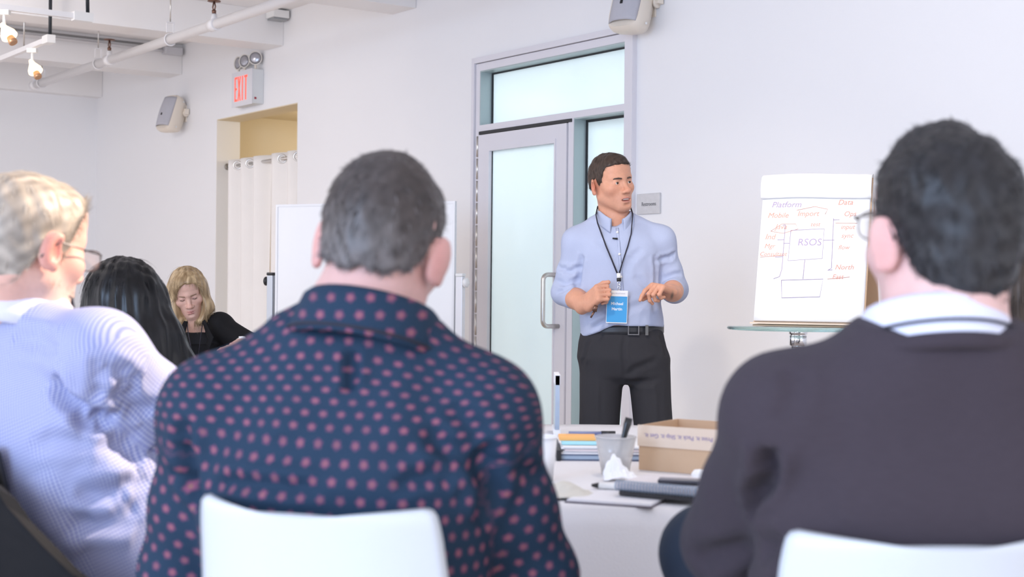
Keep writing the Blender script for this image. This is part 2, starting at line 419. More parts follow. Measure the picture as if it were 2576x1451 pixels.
# ------------------------------------------------------------------ exit sign with emergency lamps
ex = thing('exit_sign', WP(-11.2, -0.05, 2.66), 'white lit EXIT sign with red letters and three lamp heads', 'exit sign')
XB, XL, XR, DP = 2.665, -11.10, -10.845, 0.105
XL = -11.225
MB(WALL).box((XL, -DP, XB), (XR, -0.001, XB + 0.285), bev=0.003).build('housing', mat('exit_housing', (0.68, 0.70, 0.71), 0.45), ex)
MB(WALL).box((XL - 0.004, -DP - 0.004, XB - 0.006), (XR + 0.004, -DP, XB + 0.288)).build('face_plate', mat('exit_face', (0.74, 0.74, 0.78), 0.4), ex)
red = mat('lit_red', (0.8, 0.03, 0.02), 0.4, emit=(1.0, 0.11, 0.07), estr=0.85)
hz, lw = 0.205, 0.072; z0 = XB + 0.04
def letter(polys, x):
    for p in polys: MBX.prism([(x + a, z0 + b * hz) for a, b in p], -DP - 0.0065, -DP - 0.0045)
MBX = MB(WALL); k = 0.017
letter([[(0, 0), (k, 0), (k, 1), (0, 1)], [(k, 0), (0.046, 0), (0.046, .09), (k, .09)], [(k, .46), (0.042, .46), (0.042, .55), (k, .55)], [(k, .91), (0.046, .91), (0.046, 1), (k, 1)]], XL + 0.055)
letter([[(0, 0), (k, 0), (0.058, 1), (0.058 - k, 1)], [(0.058 - k, 0), (0.058, 0), (k, 1), (0, 1)]], XL + 0.112)
letter([[(0, 0), (k, 0), (k, 1), (0, 1)]], XL + 0.196)
letter([[(0.018, 0), (0.036, 0), (0.036, .91), (0.018, .91)], [(0, .91), (0.054, .91), (0.054, 1), (0, 1)]], XL + 0.240)
MBX.build('lettering', red, ex)
MB(WALL).box((XR, -0.085, XB + 0.035), (XR + 0.004, -0.068, XB + 0.052)).build('test_button', mat('test_red', (0.30, 0.01, 0.03), 0.4), ex)
lens = mat('lamp_lens', (0.42, 0.42, 0.46), 0.2, 0.5, noise=0.25, nscale=25)
for (s, wv, zz, yaw, til) in ((-11.17, -0.075, 3.035, 8, 0), (-11.05, -0.075, 3.04, 24, 0), (-10.88, -0.06, 3.045, 48, 0)):
    d = (Matrix.Rotation(R_(yaw), 4, 'Z') @ Vector((0, -1, 0)))
    fr = Matrix.Translation((s, wv, zz)) @ d.to_track_quat('Z', 'X').to_matrix().to_4x4()
    h = MB(WALL).lathe([(0.0, -0.05), (0.035, -0.045), (0.056, -0.005), (0.058, 0.012), (0.052, 0.014), (0.050, 0.008)], 28, fr).build('lamp_head', mat('lamp_body', (0.78, 0.75, 0.70), 0.4), ex)
    MB(WALL).lathe([(0.0, 0.016), (0.03, 0.014), (0.050, 0.008)], 28, fr).build('lens', lens, h)
    MB(WALL).tube([(s, wv, 2.945), (s, wv, 2.99)], 0.011, 8).build('neck', 'cream', h)

# ------------------------------------------------------------------ wall loudspeakers
def loudspeaker(s, zc, label, sc=1.0):
    t = thing('wall_speaker', WP(s, 0, zc - 0.18), label, 'speaker', 'cream wall speakers')
    fr = Matrix.Translation((s, -0.135, zc)) @ Matrix.Rotation(R_(16), 4, 'Z') @ Matrix.Rotation(R_(-20), 4, 'X') @ Matrix.Scale(sc, 4)
    # body: lofted rounded sections from the back (y=+) to the front (y=-)
    def sec(y, hw, hh, bulge):
        pts = []
        for k in range(40):
            a = 2 * math.pi * k / 40; c, s_ = math.cos(a), math.sin(a)
            x = hw * math.copysign(abs(c) ** 0.45, c); z = hh * math.copysign(abs(s_) ** 0.45, s_)
            pts.append((x, y - bulge * (1 - (x / hw) ** 2 * 0.6 - (z / hh) ** 2 * 0.4), z))
        return pts
    secs = [sec(0.115, 0.05, 0.10, 0), sec(0.10, 0.075, 0.135, 0), sec(0.03, 0.105, 0.168, 0), sec(-0.005, 0.112, 0.178, 0), sec(-0.04, 0.110, 0.176, 0.0), sec(-0.052, 0.100, 0.166, 0.012)]
    mb = MB(WALL @ fr); mb.grid(secs, wrap=True)
    i = mb.pts(secs[0]); mb.face([i + k for k in range(40)]); i = mb.pts(secs[-1]); mb.face([i + k for k in reversed(range(40))])
    body = mb.build('cabinet', 'cream', t)
    P = []
    for i in range(15):
        v = -1 + 2 * i / 14
        P.append([(0.094 * u * (1 - 0.06 * v * v), -0.055 - 0.045 * (1 - min(1, abs(u)) ** 3) * (1 - 0.35 * v * v), 0.142 * v) for u in np.linspace(-1, 1, 17)])
    g = MB(WALL @ fr).sheet(P, 0.004).build('grille', 'grille', t)
    MB(WALL @ fr).box((-0.008, -0.104, -0.05), (0.008, -0.099, -0.028)).build('badge', 'black', g)
    for sx in (-1, 1):
        MB(WALL @ fr).lathe([(0.0, 0.0), (0.036, 0.0), (0.036, 0.014), (0.03, 0.018), (0, 0.018)], 24, Matrix.Translation((sx * 0.098, 0.075, 0.045)) @ Matrix.Rotation(sx * math.pi / 2, 4, 'Y')).build('bracket_knob', 'cream', t)
        for zz in (-0.125, 0.125): MB(WALL @ fr).lathe([(0.007, 0), (0.007, 0.006), (0, 0.008)], 10, Matrix.Translation((sx * 0.110, 0.012, zz)) @ Matrix.Rotation(sx * math.pi / 2, 4, 'Y')).build('screw_cap', 'white_plastic', t)
    mb = MB(WALL)
    mb.box((s - 0.05, -0.012, zc - 0.06), (s + 0.05, -0.001, zc + 0.09)); mb.box((s - 0.118, -0.05, zc + 0.0), (s + 0.118, -0.01, zc + 0.05))
    mb.build('wall_bracket', 'cream', t)
loudspeaker(-12.46, 2.715, 'small cream wall speaker left of the exit sign')
loudspeaker(-6.03, 2.735, 'cream wall speaker at the top edge above the glass door')

# ------------------------------------------------------------------ boxes and conduit on the beams
b = thing('emergency_box', WP(-10.60, -0.06, 3.30), 'white box with grey underside where a beam meets the wall', 'box')
MB(WALL).box((-10.495, -0.16, 3.305), (-10.36, -0.02, 3.365), bev=0.004).build('housing', 'white_plastic', b)
MB(WALL).box((-10.485, -0.15, 3.290), (-10.37, -0.03, 3.305)).build('lens', mat('grey_lens', (0.30, 0.31, 0.32), 0.3), b)
b = thing('conduit_box', WP(-12.5, -0.10, 3.26), 'grey junction box with conduit along the far beam', 'junction box')
MB(WALL).box((-12.532, -0.20, 3.27), (-12.45, -0.03, 3.335), bev=0.004).build('box', mat('grey_box', (0.62, 0.62, 0.65), 0.4), b)
MB(WALL).tube([(-12.50, -0.2, 3.30), (-12.50, -4.8, 3.30)], 0.014, 8).build('conduit', 'pipe', b)
MB(WALL).tube([(-12.50, -0.2, 3.34), (-12.50, -4.8, 3.34)], 0.010, 8).build('conduit', mat('grey_conduit', (0.28, 0.28, 0.28), 0.4), b)

# ------------------------------------------------------------------ sprinkler pipe parallel to the wall
PW, PZ = -0.0, 2.975
a = at(78, 215, 1.0); 
def on_height(px, py, z):
    p = at(px, py, 1.0); k = (z - CAM_Z) / (p[2] - CAM_Z); return np.array((p[0] * k, k, z))
pA, pB = on_height(78, 214, PZ), on_height(700, 13, PZ)
ia = WALL.inverted() @ Vector(pA); ib = WALL.inverted() @ Vector(pB); PW = (ia.y + ib.y) / 2; S0 = ia.x
sp = thing('sprinkler_pipe', WP(S0, PW, PZ), 'white sprinkler pipe hanging below the ceiling beams', 'pipe')
MB(WALL).tube([(S0, PW, PZ), (SRT - 1, PW, PZ)], 0.035, 16).build('pipe', 'pipe', sp)
def s_at(px, py): return (WALL.inverted() @ Vector(on_height(px, py, PZ))).x
for k, s in enumerate((S0 + 0.02, s_at(272, 151), s_at(535, 62), s_at(840, -38))):
    f = MB(WALL).tube([(s - 0.05, PW, PZ), (s - 0.05, PW, PZ), (s + 0.05, PW, PZ)], 0.044, 14)
    f.tube([(s, PW, PZ), (s, PW, PZ + 0.075)], 0.022, 10); fit = f.build('tee_fitting', 'pipe', sp)
    hd = MB(WALL)
    hd.lathe([(0.014, 0.075), (0.016, 0.10), (0.010, 0.105)], 10, Matrix.Translation((s, PW, PZ)))
    for sg_ in (-1, 1): hd.tube([(s + sg_ * 0.008, PW, PZ + 0.10), (s + sg_ * 0.022, PW, PZ + 0.125), (s + sg_ * 0.006, PW, PZ + 0.16)], 0.005, 6)
    hd.lathe([(0.0, 0.16), (0.046, 0.162), (0.046, 0.168), (0, 0.172)], 16, Matrix.Translation((s, PW, PZ)))
    hd.build('sprinkler_head', 'bronze', fit)
for k, s in enumerate((s_at(98, 208), s_at(240, 160), s_at(432, 100))):
    h = MB(WALL)
    pa = [(s, PW + 0.044 * math.cos(t), PZ + 0.044 * math.sin(t)) for t in np.linspace(0, 2 * math.pi, 20, endpoint=False)]
    h.tube(pa, 0.006, 6, closed=True); h.box((s - 0.006, PW - 0.03, PZ + 0.05), (s + 0.006, PW - 0.022, PZ + 0.13)); h.box((s - 0.006, PW + 0.022, PZ + 0.05), (s + 0.006, PW + 0.03, PZ + 0.13)); h.box((s - 0.012, PW - 0.03, PZ + 0.122), (s + 0.012, PW + 0.03, PZ + 0.13))
    hg = h.build('pipe_hanger', 'pipe', sp)
    MB(WALL).tube([(s, PW, PZ + 0.13), (s, PW, CEIL - 0.002)], 0.005, 6).build('hanger_rod', 'steel', hg)

# ------------------------------------------------------------------ track lights
TZ = 2.93
def lamp_on_track(parent_frame, loc, aim, name_parent, watts, col, tilt=0.0):
    b = Vector(loc); d = Vector(aim).normalized()
    piv = b + Vector((0, 0, -0.13))
    h = MB(); h.box((b.x - 0.035, b.y - 0.025, b.z - 0.05), (b.x + 0.035, b.y + 0.025, b.z - 0.018)); h.tube([b + Vector((0, 0, -0.04)), piv], 0.011, 8)
    a = h.build('lamp_arm', 'white_plastic', name_parent)
    fr = Matrix.Translation(piv) @ d.to_track_quat('Z', 'X').to_matrix().to_4x4()
    MB().lathe([(0.0, -0.03), (0.016, -0.03), (0.022, 0.0), (0.05, 0.05), (0.054, 0.075), (0.052, 0.078)], 24, fr).build('reflector', mat('lit_reflector', (0.95, 0.85, 0.7), 0.3, emit=(1.0, 0.72, 0.42), estr=1.3), a)
    MB().lathe([(0.0, 0.075), (0.05, 0.074)], 24, fr).build('bulb_face', mat('lit_bulb', (1, 0.95, 0.85), 0.3, emit=(1.0, 0.86, 0.66), estr=9.0), a)
    MB().lathe([(0.022, 0.08), (0.03, 0.12), (0.026, 0.13)], 18, fr).build('snoot', mat('copper_snoot', (0.55, 0.32, 0.18), 0.35, 0.6), a)
# track parallel to the wall (near the left edge)
tA = on_height(128, 97, TZ); iA = WALL.inverted() @ Vector(tA)
tk = thing('track_light', tA, 'white track light with one warm lit spot, left edge', 'track light')
MB(WALL).box((iA.x - 4.0, iA.y - 0.018, TZ - 0.018), (iA.x, iA.y + 0.018, TZ + 0.018)).build('track', 'pipe', tk)
MB(WALL).box((iA.x - 0.11, iA.y - 0.03, TZ - 0.03), (iA.x + 0.01, iA.y + 0.03, TZ + 0.028)).build('end_feed', 'white_plastic', tk)
MB(WALL).tube([(iA.x - 0.02, iA.y, TZ + 0.02), (iA.x - 0.03, iA.y + 0.004, TZ + 0.2), (iA.x - 0.02, iA.y, CEIL - 0.002)], 0.013, 8).build('cable', 'cable', tk)
MB(WALL).tube([(iA.x - 0.62, iA.y, TZ + 0.018), (iA.x - 0.62, iA.y, CEIL - 0.002)], 0.006, 6).build('hanger_rod', 'steel', tk)
lp = WP(iA.x - 0.42, iA.y, TZ); lamp_on_track(None, lp, (0.45, -0.25, -0.85), tk, 0, None)
# track perpendicular to the wall (top left)
tB = on_height(228, 45, TZ); iB = WALL.inverted() @ Vector(tB)
tk = thing('track_light', tB, 'white track light rail running into the top left corner', 'track light')
MB(WALL).box((iB.x - 0.018, iB.y - 5.0, TZ - 0.018), (iB.x + 0.018, iB.y, TZ + 0.018)).build('track', 'pipe', tk)
MB(WALL).box((iB.x - 0.03, iB.y - 0.12, TZ - 0.03), (iB.x + 0.03, iB.y + 0.01, TZ + 0.028)).build('end_feed', 'white_plastic', tk)
MB(WALL).tube([(iB.x, iB.y - 0.02, TZ + 0.02), (iB.x, iB.y - 0.03, CEIL - 0.002)], 0.013, 8).build('cable', 'cable', tk)
MB(WALL).tube([(iB.x, iB.y - 0.75, TZ + 0.018), (iB.x, iB.y - 0.75, CEIL - 0.002)], 0.006, 6).build('hanger_rod', 'steel', tk)
q = WALL.inverted() @ Vector(on_height(8, 20, TZ)); lamp_on_track(None, WP(iB.x, q.y, TZ), (0.55, -0.2, -0.8), tk, 0, None)
# ================================================================== furniture and small things
def V3(a): return Vector((float(a[0]), float(a[1]), float(a[2])))
# ------------------------------------------------------------------ whiteboard on a stand
bl, br = at(695, 700, 8.7), at(1145, 700, 8.16)
bx = V3((br[0] - bl[0], br[1] - bl[1], 0)); BWD = bx.length; bx.normalize()
WB = frame((bl[0], bl[1], 0), bx, Vector((0, 0, 1)).cross(bx))        # x along, y away from viewer, z up
wb = thing('whiteboard', (bl[0] + bx.x * BWD / 2, bl[1] + bx.y * BWD / 2, 0), 'white mobile whiteboard on a stand left of the glass door', 'whiteboard')
ZB0, ZB1 = 0.72, 1.645
MB(WB).box((0.012, -0.008, ZB0 + 0.012), (BWD - 0.012, 0.008, ZB1 - 0.012)).build('panel', 'board', wb)
mb = MB(WB)
for lo, hi in (((0, -0.012, ZB0), (0.014, 0.012, ZB1)), ((BWD - 0.014, -0.012, ZB0), (BWD, 0.012, ZB1)), ((0.014, -0.012, ZB1 - 0.014), (BWD - 0.014, 0.012, ZB1)), ((0.014, -0.012, ZB0), (BWD - 0.014, 0.012, ZB0 + 0.014))): mb.box(lo, hi)
mb.build('rim', mat('light_alu', (0.74, 0.75, 0.78), 0.35, 0.3), wb)
for sx, hgt in ((-0.035, 1.215), (BWD + 0.035, 1.215)):
    p = MB(WB).box((sx - 0.021, -0.02, 0.10), (sx + 0.021, 0.02, hgt), bev=0.004).build('post', mat('post_alu', (0.50, 0.53, 0.58) if sx < 0 else (.80, .80, .83), 0.35, 0.5 if sx < 0 else 0.1), wb)  # right post, cap and knob are paled: overexposure put into their colour
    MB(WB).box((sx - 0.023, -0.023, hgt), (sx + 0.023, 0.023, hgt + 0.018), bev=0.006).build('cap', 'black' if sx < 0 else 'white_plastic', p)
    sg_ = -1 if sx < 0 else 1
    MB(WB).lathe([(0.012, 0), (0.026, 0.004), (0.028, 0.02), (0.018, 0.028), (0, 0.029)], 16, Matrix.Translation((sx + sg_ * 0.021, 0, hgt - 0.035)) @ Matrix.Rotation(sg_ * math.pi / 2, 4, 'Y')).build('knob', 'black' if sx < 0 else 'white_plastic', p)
    ft = MB(WB).box((sx - 0.025, -0.32, 0.06), (sx + 0.025, 0.32, 0.10), bev=0.004).build('foot', mat('post_alu2', (0.45, 0.47, 0.5), 0.4, 0.4), wb)
    for yy in (-0.29, 0.29): MB(WB).lathe([(0.0, -0.012), (0.03, -0.012), (0.03, 0.012), (0, 0.012)], 14, Matrix.Translation((sx, yy, 0.03)) @ Matrix.Rotation(math.pi / 2, 4, 'Y')).build('castor', 'black', ft)

# ------------------------------------------------------------------ tall glass table and tabletop flip chart
gt = at(2008, 822, 5.5); GZ = float(gt[2])
tb = thing('glass_table', (gt[0], gt[1], 0), 'tall round glass-topped table with chrome column by the wall', 'table')
M['tglass'] = mat('green_glass', (0.55, 0.80, 0.76), 0.03, trans=0.9, spec=0.6)
TG = Matrix.Translation((gt[0], gt[1], 0))
MB(TG).lathe([(0.0, GZ - 0.012), (0.268, GZ - 0.012), (0.272, GZ - 0.006), (0.268, GZ), (0, GZ)], 64).build('table_top', 'tglass', tb)
MB(TG).lathe([(0.0, 0.0), (0.21, 0.0), (0.21, 0.012), (0.05, 0.03), (0.026, 0.06), (0.026, GZ - 0.075), (0.0, GZ - 0.075)], 40).build('column', 'chrome', tb)
MB(TG).lathe([(0.026, GZ - 0.075), (0.033, GZ - 0.07), (0.033, GZ - 0.035), (0.029, GZ - 0.03), (0.035, GZ - 0.028), (0.035, GZ - 0.0125), (0, GZ - 0.0125)], 32).build('collar', 'chrome', tb)

th, ti = R_(24), R_(15)
px_, up_ = Vector((math.cos(th), -math.sin(th), 0)), Vector((math.sin(th) * math.sin(ti), math.cos(th) * math.sin(ti), math.cos(ti)))
o0 = at(1896, 803, 5.55); o0[2] = GZ + 0.022
FP = frame(o0, px_, up_)                               # x across, y up the page, z towards the viewer
PWD, PHT = 0.418, 0.585
fc = thing('flip_chart', (gt[0], gt[1], GZ), 'white tabletop flip chart pad with diagram on the glass table', 'flip chart')
MB(FP).box((0, 0, -0.014), (PWD, PHT, -0.0015)).build('page_block', 'paper', fc)
pg = MB(FP).sheet([[(PWD * u, PHT * v, 0.001 + 0.004 * math.sin(v * 3.0)) for u in np.linspace(0, 1, 8)] for v in np.linspace(0.0, 0.985, 24)], 0.0012).build('front_page', 'paper', fc)
P = []                                                 # earlier sheets flipped over the top
for t in np.linspace(0, 1, 22):
    if t < 0.45: y = PHT * (0.84 + 0.16 * t / 0.45); z = 0.010 + 0.016 * math.sin(t / 0.45 * math.pi * 0.85)
    else:
        a = (t - 0.45) / 0.55; y = PHT + 0.012 * math.sin(min(1, a * 2.2) * math.pi) - 0.30 * max(0, a - 0.3); z = 0.012 - 0.05 * min(1, a * 1.6) - 0.02 * a
    P.append([(-0.006 + (PWD + 0.012) * u, y + 0.004 * math.sin(u * 5), z) for u in np.linspace(0, 1, 10)])
MB(FP).sheet(P, 0.0015).build('flipped_pages', 'paper', fc)
MB(FP).box((-0.004, -0.006, -0.022), (PWD + 0.004, PHT - 0.005, -0.0145)).build('backing_board', 'cardboard', fc)
# folded cardboard easel behind the pad and its base flap on the glass
topL, topR = FP @ Vector((0, PHT - 0.02, -0.023)), FP @ Vector((PWD + 0.004, PHT - 0.02, -0.023))
bk = Vector((math.sin(th), math.cos(th), 0))
def slab(name, a, b, c, d, t, m, parent):
    n = (b - a).cross(d - a).normalized() * t
    mb = MB(); i = mb.pts([a, b, c, d, a + n, b + n, c + n, d + n])
    for q in ((0, 3, 2, 1), (4, 5, 6, 7), (0, 1, 5, 4), (1, 2, 6, 5), (2, 3, 7, 6), (3, 0, 4, 7)): mb.face([i + k for k in q])
    return mb.build(name, m, parent)
fl0 = Vector((o0[0], o0[1], GZ + 0.010))
bL, bR = fl0 + bk * 0.34, fl0 + px_ * (PWD + 0.004) + bk * 0.34
slab('easel_back', topL, topR, bR, bL, 0.005, 'cardboard', fc)
slab('easel_base', fl0 - px_ * 0.012 - bk * 0.015, fl0 + px_ * (PWD + 0.014) - bk * 0.015, bR + Vector((0, 0, 0.0)), bL, 0.006, 'card_print', fc)
slab('base_card', fl0 - px_ * 0.004 + Vector((0, 0, -0.0085)), fl0 + px_ * (PWD + 0.02) + Vector((0, 0, -0.0085)), fl0 + px_ * (PWD + 0.0) + bk * 0.18 + Vector((0, 0, -0.0085)), fl0 + bk * 0.18 + Vector((0, 0, -0.0085)), 0.006, 'cardboard', fc)
slab('base_flap', fl0 + px_ * (PWD + 0.016) + Vector((0, 0, 0.008)), fl0 + px_ * (PWD + 0.30) + bk * 0.02 + Vector((0, 0, 0.012)), fl0 + px_ * (PWD + 0.30) + bk * 0.20 + Vector((0, 0, 0.05)), fl0 + px_ * (PWD + 0.02) + bk * 0.19 + Vector((0, 0, 0.045)), 0.005, 'card_print', fc)
ink_r = mat('washed_red_marker', (0.68, 0.34, 0.26), 0.8); ink_p = mat('washed_purple_marker', (0.42, 0.34, 0.50), 0.8)  # inks lightened, the page's overexposure is put into their colour
def ink(x, y): return (x * PWD, y * PHT, 0.0062 + 0.0)
def strokes(lines, name, m, r=0.0012):
    for ln in lines: MB(FP).tube([ink(*p) for p in ln], r, 4).build(name, m, pg)
strokes([[(.235, .66), (.232, .35), (.215, .30), (.16, .285)], [(.21, .655), (.235, .66)], [(.17, .555), (.235, .555)], [(.16, .435), (.228, .437)], [(.235, .53), (.285, .53)],
         [(.29, .62), (.285, .41), (.60, .425), (.60, .63), (.29, .62)], [(.60, .55), (.70, .552)], [(.68, .70), (.69, .36), (.66, .345)], [(.68, .69), (.735, .692)], [(.655, .345), (.70, .348)],
         [(.44, .415), (.435, .285)], [(.235, .275), (.62, .285), (.60, .165), (.25, .155), (.235, .275)]], 'diagram_line', ink_p)
def hw(body, x, y, size, m, sh=0.25):
    text_mesh(body, size, FP @ Matrix.Translation((x * PWD, y * PHT, 0.0062)), 'handwriting', m, pg, extrude=0.0003, align='LEFT', shear=sh)
hw('Platform', .09, .80, .034, ink_p); hw('RSOS', .36, .535, .040, ink_p, .1)
hw('Mobile', .06, .725, .030, ink_r); hw('Import', .34, .735, .030, ink_r); hw('Java', .14, .645, .030, ink_r); hw('test', .47, .66, .024, ink_r)
hw('Ind', .05, .575, .032, ink_r); hw('Mgr', .05, .51, .026, ink_r); hw('Consultant', .01, .455, .024, ink_r)
hw('Data', .71, .81, .030, ink_r); hw('Ops', .77, .73, .028, ink_r); hw('input', .75, .64, .026, ink_r); hw('sync', .76, .58, .026, ink_r); hw('flow', .74, .50, .024, ink_r); hw('North', .72, .365, .028, ink_r); hw('East', .70, .30, .026, ink_r)
strokes([[(.10, .615), (.2, .665), (.33, .665), (.36, .63), (.22, .60), (.10, .615)], [(.33, .76), (.5, .785), (.62, .765), (.6, .73)], [(.70, .668), (.9, .665)], [(.02, .435), (.24, .445)], [(.66, .285), (.86, .30)]], 'ring_mark', ink_r, 0.0010)

# ------------------------------------------------------------------ round tables with cloths
TZT = 0.745
def round_table(cx, cy, r, label_t, label_c, seed):
    t = thing('round_table', (cx, cy, 0), label_t, 'table', 'round folding tables')
    fr = Matrix.Translation((cx, cy, 0))
    MB(fr).lathe([(0, 0.705), (r - 0.004, 0.705), (r, 0.715), (r, 0.735), (r - 0.004, 0.742), (0, 0.742)], 64).build('table_top', mat('table_wood', (0.5, 0.4, 0.3), 0.5), t)
    for k in range(4):
        a = math.pi / 4 + k * math.pi / 2
        MB(fr).tube([(0.42 * math.cos(a), 0.42 * math.sin(a), 0.705), (0.52 * math.cos(a), 0.52 * math.sin(a), 0.0)], 0.016, 8).build('leg', 'steel', t)
    rs = np.random.default_rng(seed); n = 220; ph = rs.uniform(0, 6.28, 6)
    rows = []
    for q in np.linspace(0, 1, 10): rows.append([(q * (r + 0.003) * math.cos(2 * math.pi * k / n), q * (r + 0.003) * math.sin(2 * math.pi * k / n), 0.7455) for k in range(n)])
    for q in np.linspace(0, 1, 16)[1:]:
        row = []
        for k in range(n):
            a = 2 * math.pi * k / n
            fold = (0.5 * math.sin(a * 13 + ph[0]) + 0.35 * math.sin(a * 21 + ph[1]) + 0.3 * math.sin(a * 7 + ph[2]))
            rr = r + 0.006 + 0.004 * min(1, q * 8) + q ** 0.7 * (0.020 + 0.030 * fold)
            row.append((rr * math.cos(a), rr * math.sin(a), 0.7455 - 0.006 * min(1, q * 8) - q * 0.50))
        rows.append(row)
    c = MB(fr); c.grid(rows, wrap=True)
    o = c.build('tablecloth', 'cloth'); tag(o, label_c, 'tablecloth', 'white round tablecloths')
TCX, TCY, TR = 0.24, 3.47, 0.81
round_table(TCX, TCY, TR, 'round table under the cloth between the seated people and the speaker', 'white cloth on the table holding the cardboard box', 3)
round_table(-1.0, 5.55, 0.78, 'round table where the person in the black blazer sits', 'white cloth on the table where the black blazer wearer sits', 5)
def on_table(px, py, z=TZT + 0.001): p = on_height(px, py, z); return V3(p)

# paper cup
p = on_table(1360, 1208)
t = thing('paper_cup', p, 'white paper cup beside the patterned shirt sleeve', 'cup')
MB(Matrix.Translation(p)).lathe([(0, 0.001), (0.0255, 0.001), (0.026, 0.0), (0.034, 0.092), (0.033, 0.092), (0.025, 0.004), (0, 0.004)], 32).build('body', 'paper', t)
MB(Matrix.Translation(p)).tube([(0.0345 * math.cos(a), 0.0345 * math.sin(a), 0.092) for a in np.linspace(0, 6.283, 32, endpoint=False)], 0.0022, 6, closed=True).build('rim', 'paper', t)
# acrylic sign holder, edge-on
p = on_table(1400, 1092)
t = thing('sign_holder', p, 'narrow clear sign holder standing edge-on at the far table edge', 'sign holder')
acr = mat('acrylic_edge', (0.62, 0.74, 0.90), 0.1, trans=0.5)
MB(Matrix.Translation(p)).box((-0.006, -0.05, 0.018), (0.006, 0.09, 0.166)).build('upright', acr, t)
MB(Matrix.Translation(p)).box((-0.007, -0.05, 0.140), (0.007, 0.09, 0.168)).build('top_strip', 'paper', t)
MB(Matrix.Translation(p)).box((-0.010, -0.045, 0.0), (0.010, 0.085, 0.020), bev=0.004).build('base', 'paper', t)
# binder with papers and sticky notes
p = on_table(1410, 1158); q = on_table(1612, 1160)
bd = thing('binder', (p + q) / 2 + Vector((0, 0.10, 0)), 'dark blue binder lying flat under a stack of papers', 'binder')
bf = frame(p, q - p, (0, 1, 0)); bw = (q - p).length
MB(bf).box((0, 0, 0.012), (bw, 0.24, 0.0145)).build('cover', mat('navy_cover', (0.10, 0.13, 0.22), 0.5), bd)
MB(bf).box((0, 0, 0.0), (bw, 0.24, 0.0025)).build('cover', mat('navy_cover2', (0.10, 0.12, 0.20), 0.5), bd)
MB(bf).box((0.002, 0.004, 0.0028), (bw - 0.003, 0.236, 0.0118)).build('pages', mat('blue_pages', (0.45, 0.55, 0.66), 0.7), bd)
MB(bf).box((-0.010, -0.01, 0.0), (0.001, 0.24, 0.026), bev=0.002).build('spine', 'black', bd)
ps = thing('paper_stack', (p + q) / 2 + Vector((0, 0.1, 0.016)), 'stack of loose white papers on the binder', 'papers')
for k in range(5): MB(bf).box((0.002 + 0.004 * (k % 3), 0.002 + 0.006 * (k % 2), 0.0150 + k * 0.0036), (bw - 0.004 * (k % 2), 0.22, 0.0182 + k * 0.0036)).build('paper_sheet', 'paper' if k != 2 else mat('pink_print_sheet', (0.82, 0.72, 0.72), 0.7), ps)
tag(MB(bf).box((0.004, 0.03, 0.0338), (0.09, 0.11, 0.0428), bev=0.001).build('sticky_notes', mat('aqua_notes', (0.42, 0.76, 0.82), 0.7)), 'pale aqua block of sticky notes under the orange one', 'sticky notes')
tag(MB(bf).box((-0.002, 0.035, 0.0432), (0.086, 0.115, 0.0516), bev=0.001).build('sticky_notes', mat('orange_notes', (0.95, 0.50, 0.16), 0.7)), 'orange block of sticky notes on top of the aqua one', 'sticky notes')
# blue marker case with a dark pen on it
p = on_table(1432, 1108); q = on_table(1558, 1108); f = frame(p, q - p, (0, 1, 0)); bw = (q - p).length
tag(MB(f).box((0, 0, 0), (bw, 0.07, 0.012), bev=0.002).build('marker_case', mat('blue_case', (0.01, 0.10, 0.62), 0.35)), 'flat bright blue case near the far table edge', 'case')
t = thing('marker_pen', (p + q) / 2 + Vector((0, 0.02, 0.0125)), 'dark marker pen lying on the blue case', 'pen')
MB(f).tube([(0.002, 0.025, 0.0175), (0.09, 0.025, 0.0175)], 0.005, 10).build('barrel', mat('pen_grey', (0.25, 0.27, 0.40), 0.4), t)
MB(f).tube([(0.09, 0.025, 0.0175), (0.128, 0.025, 0.0175)], 0.0058, 10).build('cap', 'black', t)
# clear plastic cup with dark dregs, spoon
p = on_table(1548, 1192); f = Matrix.Translation(p)
t = thing('plastic_cup', p, 'clear plastic tumbler with dark dregs on the table', 'cup')
M['pet'] = mat('clear_plastic', (0.93, 0.92, 0.92), 0.15, trans=0.55, alpha=0.75)
MB(f).lathe([(0, 0.001), (0.029, 0.001), (0.030, 0.0), (0.045, 0.082), (0.0438, 0.082), (0.029, 0.003), (0, 0.003)], 40).build('body', 'pet', t)
MB(f).tube([(0.0452 * math.cos(a), 0.0452 * math.sin(a), 0.082) for a in np.linspace(0, 6.283, 36, endpoint=False)], 0.0016, 6, closed=True).build('rim', 'pet', t)
for (x, y, z, r) in ((-0.018, -0.012, 0.014, 0.009), (-0.014, -0.016, 0.028, 0.007), (0.012, -0.014, 0.018, 0.008), (0.016, -0.012, 0.032, 0.006), (0.004, -0.02, 0.05, 0.004)):
    MB(f).lathe([(0, -r), (r * .8, -r * .6), (r, 0), (r * .7, r * .7), (0, r)], 8, Matrix.Translation((x, y, z))).build('dregs', mat('dregs', (0.12, 0.10, 0.11), 0.5), t)
t = thing('spoon', p + Vector((0, 0, 0.004)), 'black plastic spoon leaning out of the clear cup', 'spoon')
mb = MB(f); A, B = Vector((0.0, 0.004, 0.012)), Vector((0.030, 0.012, 0.122))
mb.tube([A.lerp(B, k / 8) for k in range(9)], [0.004, 0.004, 0.0045, 0.005, 0.0055, 0.006, 0.007, 0.0085, 0.008], 8, flat=0.5); mb.build('handle', mat('black_shiny', (0.02, 0.022, 0.024), 0.25), t)
mb = MB(f); mb.lathe([(0, -0.012), (0.008, -0.008), (0.012, 0), (0.008, 0.01), (0, 0.014)], 12, Matrix.Translation(A) @ Matrix.Scale(0.5, 4, (0, 1, 0))); mb.build('bowl', mat('black_shiny2', (0.02, 0.022, 0.024), 0.25), t)
